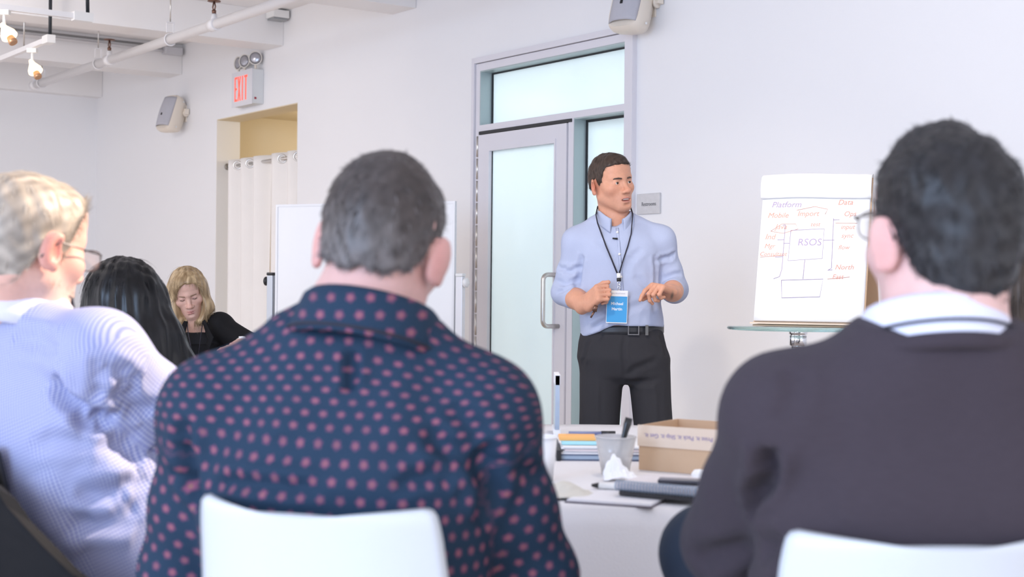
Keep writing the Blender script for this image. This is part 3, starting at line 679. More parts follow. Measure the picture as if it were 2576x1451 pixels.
# crumpled napkins
def crumple(name, p, sx, sy, sz, seed, m, label, peak=(0, 0)):
    rs = np.random.default_rng(seed); n = 34; P = []
    k = rs.normal(0, 1, (9, 2)) * 5; ph = rs.uniform(0, 6.28, 9)
    for i in range(n):
        row = []
        for j in range(n):
            u, v = -1 + 2 * i / (n - 1), -1 + 2 * j / (n - 1)
            h = sum(abs(math.sin(k[q][0] * u + k[q][1] * v + ph[q])) for q in range(9)) / 9
            e = max(0, 1 - (abs(u) ** 2.2 + abs(v) ** 2.2) * 0.72)
            g = math.exp(-((u - peak[0]) ** 2 + (v - peak[1]) ** 2) * 2.2)
            row.append((p.x + u * sx * (0.9 + 0.2 * h), p.y + v * sy * (0.9 + 0.2 * h), p.z + 0.003 + sz * e ** 0.7 * (0.35 * h + 0.75 * g)))
        P.append(row)
    tag(MB().sheet(P, 0.0015).build(name, m), label, 'napkin')
crumple('napkin', on_table(1560, 1208), 0.035, 0.022, 0.055, 4, 'paper', 'crumpled white tissue in front of the clear cup', (-0.45, 0.2))
crumple('napkin', on_table(1418, 1248), 0.055, 0.06, 0.026, 9, mat('beige_napkin', (0.66, 0.64, 0.58), 0.8, noise=0.05), 'crumpled beige napkin near the front table edge')
# cardboard box
fd = Vector((0.85, -0.527, 0)).normalized(); c0 = on_table(1607, 1181)
bf = frame(c0, fd, Vector((0, 0, 1)).cross(fd))
bxo = thing('cardboard_box', c0 + fd * 0.12 + Vector((0, 0.08, 0)), 'open brown cardboard box with upside-down printed words', 'box')
BW, BD, BH = 0.26, 0.20, 0.100
def wallpc(lo, hi, nm='side_panel', m='cardboard'): return MB(bf).box(lo, hi).build(nm, m, bxo)
wallpc((0, 0, 0), (BW, 0.004, BH)); wallpc((0, BD - 0.004, 0), (BW, BD, BH)); wallpc((0, 0.004, 0), (0.004, BD - 0.004, BH)); wallpc((BW - 0.004, 0.004, 0), (BW, BD - 0.004, BH))
wallpc((0.004, 0.004, 0.0), (BW - 0.004, BD - 0.004, 0.003), 'bottom_panel')
band = wallpc((-0.002, -0.004, 0.054), (BW, -0.0003, BH + 0.001), 'folded_flap', 'card_print')
text_mesh('Print it. Pack it. Ship it. Get it.', 0.0138, bf @ Matrix.Translation((0.098, -0.0046, 0.079)) @ Matrix.Rotation(math.pi / 2, 4, 'X') @ Matrix.Rotation(math.pi, 4, 'Z'), 'lettering', mat('violet_print', (0.33, 0.26, 0.45), 0.8), band, extrude=0.0002)
# notepad, spiral notebook, black notebook, pen, phone, small white tub
p = on_table(1478, 1240)
nf = frame(p, (0.93, -0.36, 0), (0.36, 0.93, 0))
t = thing('notepad', p, 'white notepad lying open at the front of the table', 'notepad')
MB(nf).box((0, -0.14, 0.0), (0.17, 0.05, 0.003)).build('cover', mat('pad_dark', (0.12, 0.10, 0.13), 0.6), t)
for k in range(2): MB(nf).box((0.003 + 0.002 * k, -0.138 + 0.002 * k, 0.0031 + k * 0.0022), (0.168, 0.048, 0.0051 + k * 0.0022)).build('page', mat('pad_page%d' % k, (0.80, 0.80, 0.84), 0.7), t)
t = thing('pen', p + Vector((0.06, -0.02, 0.008)), 'white pen with dark clip lying on the notepad', 'pen')
MB(nf).tube([(0.02, 0.012, 0.0145), (0.13, 0.022, 0.0145)], 0.0065, 10).build('barrel', 'white_plastic', t)
MB(nf).tube([(0.005, 0.0106, 0.0145), (0.02, 0.012, 0.0145)], [0.003, 0.0065], 10).build('tip', 'black', t)
MB(nf).tube([(0.07, 0.0, 0.012), (0.075, -0.02, 0.012), (0.09, -0.028, 0.012), (0.10, -0.022, 0.012)], 0.0042, 8).build('clip', 'black', t)
p = on_table(1575, 1252)
kf = frame(p, (0.84, -0.54, 0), (0.54, 0.84, 0))
t = thing('notebook', p, 'black notebook under the spiral-bound one', 'notebook')
MB(kf).box((0, -0.03, 0.0085), (0.16, 0.10, 0.0185), bev=0.002).build('cover', mat('black_cover', (0.03, 0.03, 0.035), 0.5), t)
MB(kf).box((0.158, -0.028, 0.010), (0.1635, 0.09, 0.017)).build('page_edge', mat('cream_pages', (0.70, 0.68, 0.60), 0.7), t)
s0 = on_table(1548, 1228, TZT + 0.0225)
sf = frame(s0, (0.86, -0.51, 0), (0.51, 0.86, 0))
t = thing('spiral_notebook', s0, 'grey spiral-bound notebook on top of the black one', 'notebook')
MB(sf).box((0, 0, 0), (0.20, 0.15, 0.012), bev=0.001).build('pages', mat('grey_pages', (0.72, 0.68, 0.70), 0.7, noise=0.15, nscale=30), t)
bl_ = mat('blue_coil', (0.36, 0.45, 0.58), 0.4)
for k in range(30):
    c = Vector((0.005 + k * 0.0066, 0.0, 0.007))
    MB(sf).tube([c + Vector((0, 0.010 * math.cos(a) - 0.001, 0.009 * math.sin(a))) for a in np.linspace(0, 6.283, 12, endpoint=False)], 0.0016, 4, closed=True).build('coil_ring', bl_, t)
p = on_table(1716, 1214, TZT + 0.0375)
tag(MB(frame(p, (0.95, -0.2, 0), (0.2, 0.95, 0))).box((-0.045, -0.02, 0), (0.05, 0.02, 0.007), bev=0.002).build('phone', mat('phone_black', (0.05, 0.05, 0.07), 0.2)), 'slim dark phone on the spiral notebook by the brown sleeve', 'phone')
p = on_table(1760, 1208)
tag(MB(Matrix.Translation(p)).lathe([(0, 0), (0.012, 0), (0.017, 0.006), (0.018, 0.014), (0.012, 0.022), (0, 0.024)], 24).build('creamer_tub', 'paper'), 'small round white creamer tub beside the brown sleeve', 'tub')

# ------------------------------------------------------------------ moulded chairs
def chair(loc, yaw, label, m='chair_plastic', group='moulded plastic chairs', name='chair'):
    """local +y is the way the sitter faces; origin on the floor under the seat centre"""
    fr = Matrix.Translation(loc) @ Matrix.Rotation(yaw, 4, 'Z')
    t = thing(name, loc, label, 'chair', group)
    prof = [(0.21, 0.432), (0.20, 0.448), (0.16, 0.452), (0.08, 0.446), (0.0, 0.440), (-0.08, 0.438), (-0.135, 0.442), (-0.165, 0.456), (-0.182, 0.485), (-0.190, 0.53), (-0.197, 0.60), (-0.206, 0.67), (-0.217, 0.74), (-0.229, 0.80), (-0.236, 0.835), (-0.240, 0.853), (-0.2425, 0.864), (-0.2435, 0.8685), (-0.244, 0.870)]
    hws = [0.19, 0.20, 0.21, 0.215, 0.215, 0.21, 0.205, 0.20, 0.195, 0.192, 0.187, 0.182, 0.177, 0.172, 0.1695, 0.167, 0.1645, 0.160, 0.152]
    P = []
    for k, ((y, z), hw) in enumerate(zip(prof, hws)):
        b = max(0.0, min(1.0, (z - 0.45) / 0.2)); row = []
        for u in np.linspace(-1, 1, 33):
            row.append((hw * u, y + 0.062 * b * abs(u) ** 2.2, z + (0.012 * (1 - b) * u * u) + 0.006 * b * u * u))
        P.append(row)
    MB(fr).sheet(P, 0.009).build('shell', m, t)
    for sx in (-1, 1):
        for (y0, y1) in ((0.12, 0.21), (-0.10, -0.22)):
            MB(fr).tube([(sx * 0.10, y0, 0.425), (sx * 0.17, y0 + (y1 - y0) * 0.15, 0.41), (sx * 0.215, y1, 0.0)], 0.010, 8).build('leg', 'chrome', t)
    MB(fr).tube([(-0.12, 0.12, 0.424), (0.12, 0.12, 0.424)], 0.009, 8).build('under_rail', 'chrome', t)
    MB(fr).tube([(-0.12, -0.10, 0.424), (0.12, -0.10, 0.424)], 0.009, 8).build('under_rail', 'chrome', t)
    return t, fr
def chair_at(px, py, d, yaw, label, **kw):
    """place a chair so the middle of its top edge is at a point"""
    p = at(px, py, d); r = Matrix.Rotation(yaw, 4, 'Z') @ Vector((0, -0.244, 0))
    return chair((p[0] - r.x, p[1] - r.y, 0), yaw, label, **kw)
chair_at(736, 1280, 1.75, R_(-20), 'white chair back behind the navy flower-print shirt')
chair_at(2388, 1365, 1.57, R_(2), 'white chair back behind the brown sweater')
# ================================================================== people: smooth solid modelling
A3 = lambda *p: np.array(p, float)
def rotm(yaw=0, pitch=0, roll=0):
    """columns: person's right, forward, up; yaw turns to the right from 'looking away from the camera'"""
    y, p, r = R_(-yaw), R_(pitch), R_(roll)
    Rz = np.array([[math.cos(y), -math.sin(y), 0], [math.sin(y), math.cos(y), 0], [0, 0, 1]])
    Rx = np.array([[1, 0, 0], [0, math.cos(p), -math.sin(p)], [0, math.sin(p), math.cos(p)]])
    Ry = np.array([[math.cos(r), 0, math.sin(r)], [0, 1, 0], [-math.sin(r), 0, math.cos(r)]])
    return Rz @ Rx @ Ry
class Fr:
    def __init__(s, o, R, sc=1.0): s.o = np.asarray(o, float); s.R = R; s.s = sc
    def p(s, *l): return s.o + s.R @ (np.asarray(l if len(l) == 3 else l[0], float) * s.s)
    def loc(s, V): return (V - s.o) @ s.R / s.s
# primitives: (function, lo, hi, blend, op)
def cone(a, b, r1, r2, k=0.02, op='u'):
    a, b = np.asarray(a, float), np.asarray(b, float); ba = b - a; L2 = max(ba @ ba, 1e-9)
    def f(X, Y, Z):
        px, py, pz = X - a[0], Y - a[1], Z - a[2]
        t = np.clip((px * ba[0] + py * ba[1] + pz * ba[2]) / L2, 0, 1)
        return np.sqrt((px - t * ba[0]) ** 2 + (py - t * ba[1]) ** 2 + (pz - t * ba[2]) ** 2) - (r1 + (r2 - r1) * t)
    r = max(r1, r2); return (f, np.minimum(a, b) - r, np.maximum(a, b) + r, k, op)
def ell(c, r, k=0.02, R=np.eye(3), op='u'):
    c = np.asarray(c, float); r = np.asarray(r if hasattr(r, '__len__') else (r, r, r), float)
    def f(X, Y, Z):
        x, y, z = X - c[0], Y - c[1], Z - c[2]
        q = [(x * R[0, i] + y * R[1, i] + z * R[2, i]) / r[i] for i in range(3)]
        k0 = np.sqrt(q[0] ** 2 + q[1] ** 2 + q[2] ** 2)
        k1 = np.sqrt((q[0] / r[0]) ** 2 + (q[1] / r[1]) ** 2 + (q[2] / r[2]) ** 2) + 1e-9
        return k0 * (k0 - 1) / k1
    m = r.max(); return (f, c - m, c + m, k, op)
def rbox(c, h, rad, k=0.01, R=np.eye(3), op='u'):
    c = np.asarray(c, float); h = np.asarray(h, float)
    def f(X, Y, Z):
        x, y, z = X - c[0], Y - c[1], Z - c[2]
        q = [np.abs(x * R[0, i] + y * R[1, i] + z * R[2, i]) - (h[i] - rad) for i in range(3)]
        return np.sqrt(sum(np.maximum(a, 0) ** 2 for a in q)) + np.minimum(np.maximum(np.maximum(q[0], q[1]), q[2]), 0) - rad
    m = np.linalg.norm(h); return (f, c - m, c + m, k, op)
def loft(keys, fr, k=0.02, n=2.3, op='u'):
    """keys: (z, cx, cy, rx, ry) along the frame's up axis"""
    K = np.array(keys, float); o, R = fr.o, fr.R
    zs = np.linspace(K[0, 0], K[-1, 0], 80)
    def smooth(c):
        v = np.interp(zs, K[:, 0], K[:, c]); 
        for _ in range(6): v[1:-1] = (v[:-2] + 2 * v[1:-1] + v[2:]) / 4
        return v
    C = [smooth(c) for c in range(1, 5)]
    def f(X, Y, Z):
        x, y, z = X - o[0], Y - o[1], Z - o[2]
        lx, ly, lz = (x * R[0, i] + y * R[1, i] + z * R[2, i] for i in range(3))
        zc = np.clip(lz, zs[0], zs[-1]); cx, cy, rx, ry = (np.interp(zc, zs, c) for c in C)
        q = (np.abs((lx - cx) / rx) ** n + np.abs((ly - cy) / ry) ** n + 1e-12) ** (1 / n)
        d = (q - 1) * np.minimum(rx, ry)
        return np.maximum(d, np.abs(lz - (zs[0] + zs[-1]) / 2) - (zs[-1] - zs[0]) / 2)
    pts = []
    for z, cx, cy, rx, ry in keys:
        for sx in (-1, 1):
            for sy in (-1, 1): pts.append(fr.p(cx + sx * rx, cy + sy * ry, z))
    pts = np.array(pts); return (f, pts.min(0), pts.max(0), k, op)
def cut(fn, k=0.01): return (fn, None, None, k, 'i')       # keep where fn < 0
def axis(lo, hi, res, fine):
    """coordinates from lo to hi at spacing res, finer inside the given intervals (a, b, r)"""
    out = [lo]
    while out[-1] < hi:
        x = out[-1]; st = res
        for a, b, r in fine:
            if a - 1e-6 <= x <= b: st = min(st, r)
            elif x < a and x + st > a: st = max(min(st, a - x), r)
        out.append(x + st)
    return np.array(out)
def field(prims, res, fine=None):
    u = [p for p in prims if p[4] == 'u']
    lo = np.min([p[1] for p in u], 0) - 3 * res; hi = np.max([p[2] for p in u], 0) + 3 * res
    ax = [axis(lo[i], hi[i], res, [(f[0][i], f[1][i], f[2]) for f in (fine or [])]) for i in range(3)]
    v = np.full([len(a) for a in ax], 0.5, np.float32)
    for f, plo, phi, k, op in prims:
        m = k + 4 * res
        if plo is None: sl = [slice(0, len(a)) for a in ax]
        else: sl = [slice(max(0, np.searchsorted(ax[i], plo[i] - m) - 1), min(len(ax[i]), np.searchsorted(ax[i], phi[i] + m) + 1)) for i in range(3)]
        X, Y, Z = ax[0][sl[0]][:, None, None], ax[1][sl[1]][None, :, None], ax[2][sl[2]][None, None, :]
        d = f(X, Y, Z); s = tuple(sl); w = v[s]
        if op == 'u':
            h = np.maximum(k - np.abs(w - d), 0) / k; v[s] = np.minimum(w, d) - h * h * k * 0.25
        elif op == 's':
            d = -d; h = np.maximum(k - np.abs(w - d), 0) / k; v[s] = np.maximum(w, d) + h * h * k * 0.25
        else:
            h = np.maximum(k - np.abs(w - d), 0) / k; v[s] = np.maximum(w, d) + h * h * k * 0.25
    return v, ax
def nets(v, ax):
    v[0] = v[-1] = 1; v[:, 0] = v[:, -1] = 1; v[:, :, 0] = v[:, :, -1] = 1
    ins = v < 0
    n = [s - 1 for s in v.shape]
    c8 = np.zeros(n, np.int8)
    for i in (0, 1):
        for j in (0, 1):
            for k in (0, 1): c8 += ins[i:i + n[0], j:j + n[1], k:k + n[2]]
    I, J, K = np.nonzero((c8 > 0) & (c8 < 8))
    idm = np.full(n, -1, np.int32); idm[I, J, K] = np.arange(len(I))
    acc = np.zeros((len(I), 3)); cnt = np.zeros(len(I))
    for axi in range(3):
        for p in (0, 1):
            for q in (0, 1):
                a = [0, 0, 0]; o = [x for x in range(3) if x != axi]; a[o[0]], a[o[1]] = p, q
                b = list(a); b[axi] = 1
                va = v[I + a[0], J + a[1], K + a[2]]; vb = v[I + b[0], J + b[1], K + b[2]]
                m = (va < 0) != (vb < 0); t = np.where(m, va / np.where(m, va - vb, 1), 0)
                P = np.stack([np.full(len(I), float(x)) for x in a], 1); P[:, axi] = t
                acc += P * m[:, None]; cnt += m
    g = acc / cnt[:, None] + np.stack([I, J, K], 1)
    V = np.stack([np.interp(g[:, i], np.arange(len(ax[i])), ax[i]) for i in range(3)], 1)
    F = []
    for axi in range(3):
        o = [x for x in range(3) if x != axi]
        sa = [slice(1, -1)] * 3; sb = [slice(1, -1)] * 3
        sa[axi] = slice(0, -1); sb[axi] = slice(1, None)
        A, B = ins[tuple(sa)], ins[tuple(sb)]
        i, j, k = np.nonzero(A != B); base = np.stack([i, j, k], 1)
        base[:, o[0]] += 1; base[:, o[1]] += 1
        fl = A[i, j, k]
        def cell(d0, d1):
            c = base.copy(); c[:, o[0]] += d0; c[:, o[1]] += d1; return idm[c[:, 0], c[:, 1], c[:, 2]]
        q = np.stack([cell(-1, -1), cell(0, -1), cell(0, 0), cell(-1, 0)], 1)
        if axi == 1: fl = ~fl
        q = np.where(fl[:, None], q, q[:, ::-1]); F.append(q)
    return V, np.concatenate(F)
def vnormals(V, F):
    n = np.cross(V[F[:, 2]] - V[F[:, 0]], V[F[:, 3]] - V[F[:, 1]]); N_ = np.zeros_like(V)
    for c in range(4):
        for a in range(3): N_[:, a] += np.bincount(F[:, c], n[:, a], len(V))
    return N_ / np.maximum(np.linalg.norm(N_, axis=1, keepdims=True), 1e-12)
def relax(V, F, it=1, f=0.5):
    e = np.concatenate([F[:, [0, 1]], F[:, [1, 2]], F[:, [2, 3]], F[:, [3, 0]]])
    for _ in range(it):
        S = np.zeros_like(V); c = np.bincount(e[:, 0], minlength=len(V)) + np.bincount(e[:, 1], minlength=len(V))
        for a in range(3): S[:, a] = np.bincount(e[:, 0], V[e[:, 1], a], len(V)) + np.bincount(e[:, 1], V[e[:, 0], a], len(V))
        V = V + f * (S / c[:, None] - V)
    return V
_NK = rng.normal(0, 1, (48, 3)); _NP = rng.uniform(0, 6.283, 48)
def wob(V, scale, i0=0, n=6):
    """smooth pseudo noise, about -1..1"""
    return sum(np.sin(V @ (_NK[(i0 + k) % 48] * scale) + _NP[(i0 + k) % 48]) for k in range(n)) / n * 1.6
def folds(V, Nn, lines):
    """press creases into cloth: (polyline, depth, width) ; negative depth raises a ridge"""
    D = np.zeros(len(V)); co = A3(0, 0, CAM_Z)
    def snap(q):
        d = q - co; L = np.linalg.norm(d); d = d / L; r = V - co; t = r @ d; off = np.linalg.norm(r - t[:, None] * d, axis=1)
        m = (off < .009) & (np.abs(t - L) < .30)
        return V[np.nonzero(m)[0][np.argmin(t[m])]] if m.any() else q
    for pl, dep, wd in lines:
        pl = np.array([np.asarray(p, float) for p in pl]); k = np.linspace(0, len(pl) - 1, 4 * len(pl))
        pl = [snap(np.array([np.interp(x, np.arange(len(pl)), pl[:, c]) for c in range(3)])) for x in k]; best = np.full(len(V), 9.0); tt = np.zeros(len(V)); L = len(pl) - 1
        for s, (a, b) in enumerate(zip(pl, pl[1:])):
            ba = b - a; t = np.clip((V - a) @ ba / max(ba @ ba, 1e-9), 0, 1); d = np.linalg.norm(V - a - t[:, None] * ba, axis=1)
            m = d < best; best = np.where(m, d, best); tt = np.where(m, (s + t) / L, tt)
        x = best / wd; taper = np.clip(np.minimum(tt, 1 - tt) * 5, 0, 1) ** 0.5
        D += -dep * taper * (np.exp(-x * x) - 0.45 * np.exp(-((x - 1.9) / 0.9) ** 2))
    return V + Nn * D[:, None]
def fast_obj(name, V, F, m, parent=None, cols=None, pat=None, kind=None, smooth=True):
    me = bpy.data.meshes.new(name); loc = Vector((0, 0, 0)); k = F.shape[1]
    if parent is None:
        lo, hi = V.min(0), V.max(0); loc = Vector(((lo[0] + hi[0]) / 2, (lo[1] + hi[1]) / 2, lo[2])); V = V - np.array(loc)
    me.vertices.add(len(V)); me.vertices.foreach_set('co', V.astype(np.float32).ravel())
    me.loops.add(F.size); me.loops.foreach_set('vertex_index', F.astype(np.int32).ravel())
    me.polygons.add(len(F)); me.polygons.foreach_set('loop_start', np.arange(0, F.size, k, dtype=np.int32))
    try: me.polygons.foreach_set('loop_total', np.full(len(F), k, np.int32))
    except Exception: pass
    me.polygons.foreach_set('use_smooth', np.full(len(F), smooth))
    me.update(calc_edges=True); me.validate()
    if cols is not None:
        a = me.attributes.new('Col', 'FLOAT_COLOR', 'POINT'); c = np.ones((len(V), 4), np.float32); c[:, :3] = cols; a.data.foreach_set('color', c.ravel())
    if pat is not None:
        a = me.attributes.new('pat', 'FLOAT_VECTOR', 'POINT'); c = np.zeros((len(V), 3), np.float32); c[:, :pat.shape[1]] = pat; a.data.foreach_set('vector', c.ravel())
    me.materials.append(M[m] if isinstance(m, str) else m)
    o = bpy.data.objects.new(name, me); o.location = loc; link(o, parent)
    if kind: o['kind'] = kind
    return o
def solid(prims, res, fine=None, it=1):
    v, ax = field(prims, res, fine); V, F = nets(v, ax)
    return relax(V, F, it), F

# ------------------------------------------------------------------ anatomy
def head_prims(H, fem=False, mouth=0.0, lids=1.0, jaw=1.0, ear=-24, ex=.082, concha=True):
    s = H.s; P = []
    e = lambda c, r, k, op='u', R=None: P.append(ell(H.p(c), np.array(r) * s, k * s, H.R if R is None else H.R @ R, op))
    c = lambda a, b, r1, r2, k, op='u': P.append(cone(H.p(a), H.p(b), r1 * s, r2 * s, k * s, op))
    e((0, -.012, .033), (.076, .098, .087), .02)
    e((0, .05, .058), (.060, .042, .050), .03)
    e((0, .030, -.030), (.061 * jaw, .064, .080), .03)
    for x in (-1, 1):
        c((x * .050 * jaw, .000, -.052), (x * .018, .068, -.098), .020 if not fem else .017, .017, .03)
        e((x * .043, .058, -.020), (.025, .025, .022), .025)
        c((x * .006, .086, .022), (x * .044, .068, .024), .011, .010, .018)
    e((0, .078 if not fem else .074, -.096), (.024 if not fem else .019, .020, .018), .022)
    e((0, .068, -.064), (.034, .030, .028), .025)
    for x in (-1, 1): e((x * .031, .101, .003), (.018, .017, .0115), .014, 's')
    c((0, .084, .012), (0, .111, -.030), .0075, .0105, .012)
    e((0, .113, -.034), (.0125, .0115, .0105), .008)
    for x in (-1, 1):
        e((x * .0135, .099, -.038), (.0085, .012, .008), .007)
        e((x * .006, .106, -.0445), (.004, .006, .003), .003, 's')
        e((x * .0315, .077, .003), (.0155, .0150, .0140), .005)
        e((x * .0315, .095, .0005), (.0142, .010, .0050 * lids + .0004), .002, 's')
    # lips
    zu, zl = -.0640 + mouth * .001, -.0745 - mouth * .004
    for x in (-1, 1):
        c((x * .0275, .080, -.0648 - mouth * .0005), (x * .005, .0985, zu), .0032, .0052, .005)
        c((x * .0265, .080, -.0660 - mouth * .0005), (0, .0965, zl), .0034, .0066, .005)
    e((0, .098, -.0690 - mouth * .0015), (.0185 + mouth * .004, .016, .0010 + mouth * .0042), .003, 's')
    e((0, .100, -.086 - mouth * .004), (.014, .008, .005), .010, 's')
    for x in (-1, 1):                                   # ears
        Re = rotm(0, 0, 0) @ np.array(Matrix.Rotation(x * R_(ear), 3, 'Z') @ Matrix.Rotation(R_(-12), 3, 'X'))
        e((x * ex, -.012, -.004), (.0085, .0205, .034), .006, 'u', Re)
        if concha: e((x * (ex + .007), -.005, -.002), (.006, .0105, .019), .006, 's', Re)
        e((x * (ex + .0015), -.005, -.030), (.006, .009, .009), .006)
    return P
def hand_prims(wr, fwd, back, side=1, curl=(0.3, 0.5, 0.4), s=1.0, spread=0.06, thumb=(0.75, 0.6, -0.25), tcurl=0.4, curls=None):
    """side=+1: thumb lies towards fwd x back"""
    f = np.asarray(fwd, float); f /= np.linalg.norm(f); b = np.asarray(back, float); b = b - f * (b @ f); b /= np.linalg.norm(b)
    x = np.cross(f, b) * side; Rm = np.stack([x, f, b], 1); H = Fr(wr, Rm, s); P = []
    P.append(rbox(H.p(0, .050, 0), A3(.041, .050, .0145) * s, .013 * s, .012, Rm))
    P.append(cone(H.p(.022, .02, -.006), H.p(.030, .062, -.010), .016 * s, .013 * s, .012))
    P.append(cone(H.p(0, -.03, 0), H.p(0, .02, 0), .026 * s, .027 * s, .02))
    lens = ((.040, .025, .020), (.045, .029, .022), (.042, .027, .021), (.033, .020, .018))
    for q, (x0, L) in enumerate(zip((.030, .010, -.010, -.029), lens)):
        cu = curls[q] if curls else curl
        pos = A3(x0, .094 - (0.006 if q == 3 else 0), 0.0); ang = 0.0; yaw = (1.5 - q) * spread
        for g, l in enumerate(L):
            ang += cu[g]; d = A3(math.sin(yaw) * math.cos(ang), math.cos(yaw) * math.cos(ang), -math.sin(ang)); nx = pos + d * l
            P.append(cone(H.p(pos), H.p(nx), (.0092 - .0007 * g) * s, (.0086 - .0009 * g) * s, .004)); pos = nx
    pos = A3(.030, .028, -.008); d = A3(*thumb); d /= np.linalg.norm(d)
    for g, l in enumerate((.042, .032, .024)):
        nx = pos + d * l; P.append(cone(H.p(pos), H.p(nx), (.0125 - .001 * g) * s, (.0112 - .001 * g) * s, .006)); pos = nx
        d = d + A3(-.35, .25, -.15) * tcurl; d /= np.linalg.norm(d)
    return P
def skin_cols(V, H, base, lips=(0.52, 0.20, 0.18), stubble=0.0, red=0.25, stub_col=(0.22, 0.17, 0.15)):
    L = H.loc(V); C = np.tile(np.array(base, float), (len(V), 1))
    C *= (1 + 0.05 * wob(V, 60, 3))[:, None]
    g = lambda c, r: np.exp(-(((L - np.array(c)) / np.array(r)) ** 2).sum(1))
    def tint(w, col):
        nonlocal C
        C = C * (1 - w[:, None]) + np.array(col) * w[:, None]
    redc = np.array(base) * np.array((1.0, 0.62, 0.60))
    tint(red * (g((.045, .06, -.025), (.022, .03, .022)) + g((-.045, .06, -.025), (.022, .03, .022)) + g((0, .115, -.03), (.016, .02, .014))).clip(0, 1), redc)
    tint(np.clip(1.6 * red * (g((.083, -.01, -.004), (.012, .03, .04)) + g((-.083, -.01, -.004), (.012, .03, .04))), 0, 1), np.array(base) * np.array((0.95, 0.50, 0.48)))
    if stubble: tint(np.clip(stubble * (g((0, .06, -.085), (.06, .06, .035)) + 0.7 * g((.05, .02, -.06), (.02, .04, .03)) + 0.7 * g((-.05, .02, -.06), (.02, .04, .03))), 0, 0.8), stub_col)
    lipm = np.clip(1.5 * (g((0, .096, -.064), (.019, .02, .0045)) + g((0, .096, -.0745), (.016, .02, .005))), 0, 1) * (L[:, 1] > .078)
    tint(lipm * 0.8, lips)
    return np.clip(C, 0, 1)
def skin_mat(name, rough=0.5, sss=0.12):
    m, nt, b = new_mat(name); at_ = N(nt, 'ShaderNodeAttribute', attribute_name='Col')
    tc = N(nt, 'ShaderNodeTexCoord'); nz = N(nt, 'ShaderNodeTexNoise'); nz.inputs['Scale'].default_value = 120
    nt.links.new(tc.outputs['Object'], nz.inputs['Vector'])
    mr = N(nt, 'ShaderNodeMapRange'); mr.inputs[3].default_value = 0.93; mr.inputs[4].default_value = 1.07; nt.links.new(nz.outputs[0], mr.inputs[0])
    mx = N(nt, 'ShaderNodeVectorMath', operation='SCALE'); nt.links.new(at_.outputs['Color'], mx.inputs[0]); nt.links.new(mr.outputs[0], mx.inputs['Scale'])
    nt.links.new(mx.outputs[0], b.inputs['Base Color']); b.inputs['Roughness'].default_value = rough; b.inputs['Specular IOR Level'].default_value = 0.4
    b.inputs['Subsurface Weight'].default_value = sss; b.inputs['Subsurface Radius'].default_value = (1.0, 0.35, 0.2); b.inputs['Subsurface Scale'].default_value = 0.01
    return m
M['skin'] = skin_mat('skin')
def hair_mat(name, rough=0.45):
    m, nt, b = new_mat(name); at_ = N(nt, 'ShaderNodeAttribute', attribute_name='Col')
    nz = N(nt, 'ShaderNodeTexNoise'); nz.inputs['Scale'].default_value = 90
    nt.links.new(mix_col(nt, math_node(nt, 'MULTIPLY', nz.outputs[0], 0.25), at_.outputs['Color'], (0.02, 0.02, 0.02)), b.inputs['Base Color'])
    b.inputs['Roughness'].default_value = rough; b.inputs['Specular IOR Level'].default_value = 0.35
    return m
M['hair'] = hair_mat('hair'); M['hair_gloss'] = hair_mat('hair_gloss', 0.32)
def strands(V, Nn, n, dirf, length, rad, colf, segs=4, droop=0.0, lift=0.35, seed=1, keep=None, jit=0.22, hug=0.0, avoid=None):
    """short hairs standing on a shell: three-sided tapering tubes in one mesh"""
    r = np.random.default_rng(seed); ids = np.arange(len(V)) if keep is None else np.nonzero(keep)[0]
    i = r.choice(ids, n); p = V[i] - Nn[i] * 0.004 + r.normal(0, 0.0012, (n, 3)); nn = Nn[i]
    d = dirf(p, nn); d = d - nn * (d * nn).sum(1, keepdims=True); d /= np.maximum(np.linalg.norm(d, axis=1, keepdims=True), 1e-6)
    d = d + r.normal(0, jit, (n, 3)); L = length * r.uniform(0.6, 1.25, n)
    rings = []; q = p.copy()
    for s in range(segs + 1):
        t = s / segs; w = rad * (1 - 0.75 * t)
        a = np.cross(d, nn); a /= np.maximum(np.linalg.norm(a, axis=1, keepdims=True), 1e-6); bb = np.cross(a, d); bb /= np.maximum(np.linalg.norm(bb, axis=1, keepdims=True), 1e-6)
        rings.append(np.stack([q + w * (math.cos(g) * a + math.sin(g) * bb) for g in (0.0, 2.094, 4.189)], 1))
        dd = d + nn * (lift * (1 - 1.6 * t) - hug * t); dd[:, 2] -= droop * t; dd /= np.linalg.norm(dd, axis=1, keepdims=True)
        q = q + dd * (L / segs)[:, None]
    RR = np.stack(rings, 1)
    if avoid is not None:
        ok = ~avoid(RR.reshape(-1, 3)).reshape(n, -1).any(1); RR = RR[ok]; p = p[ok]; n = len(p)
    VV = RR.reshape(-1, 3)                     # n, segs+1, 3
    base = (np.arange(n) * (segs + 1) * 3)[:, None]
    fs = []
    for s in range(segs):
        for g in range(3): fs.append(np.array([s * 3 + g, s * 3 + (g + 1) % 3, (s + 1) * 3 + (g + 1) % 3, (s + 1) * 3 + g]))
    FF = (base[:, None, :] + np.array(fs)[None]).reshape(-1, 4)
    cols = np.repeat(colf(p, r), (segs + 1) * 3, axis=0)
    return VV, FF, cols
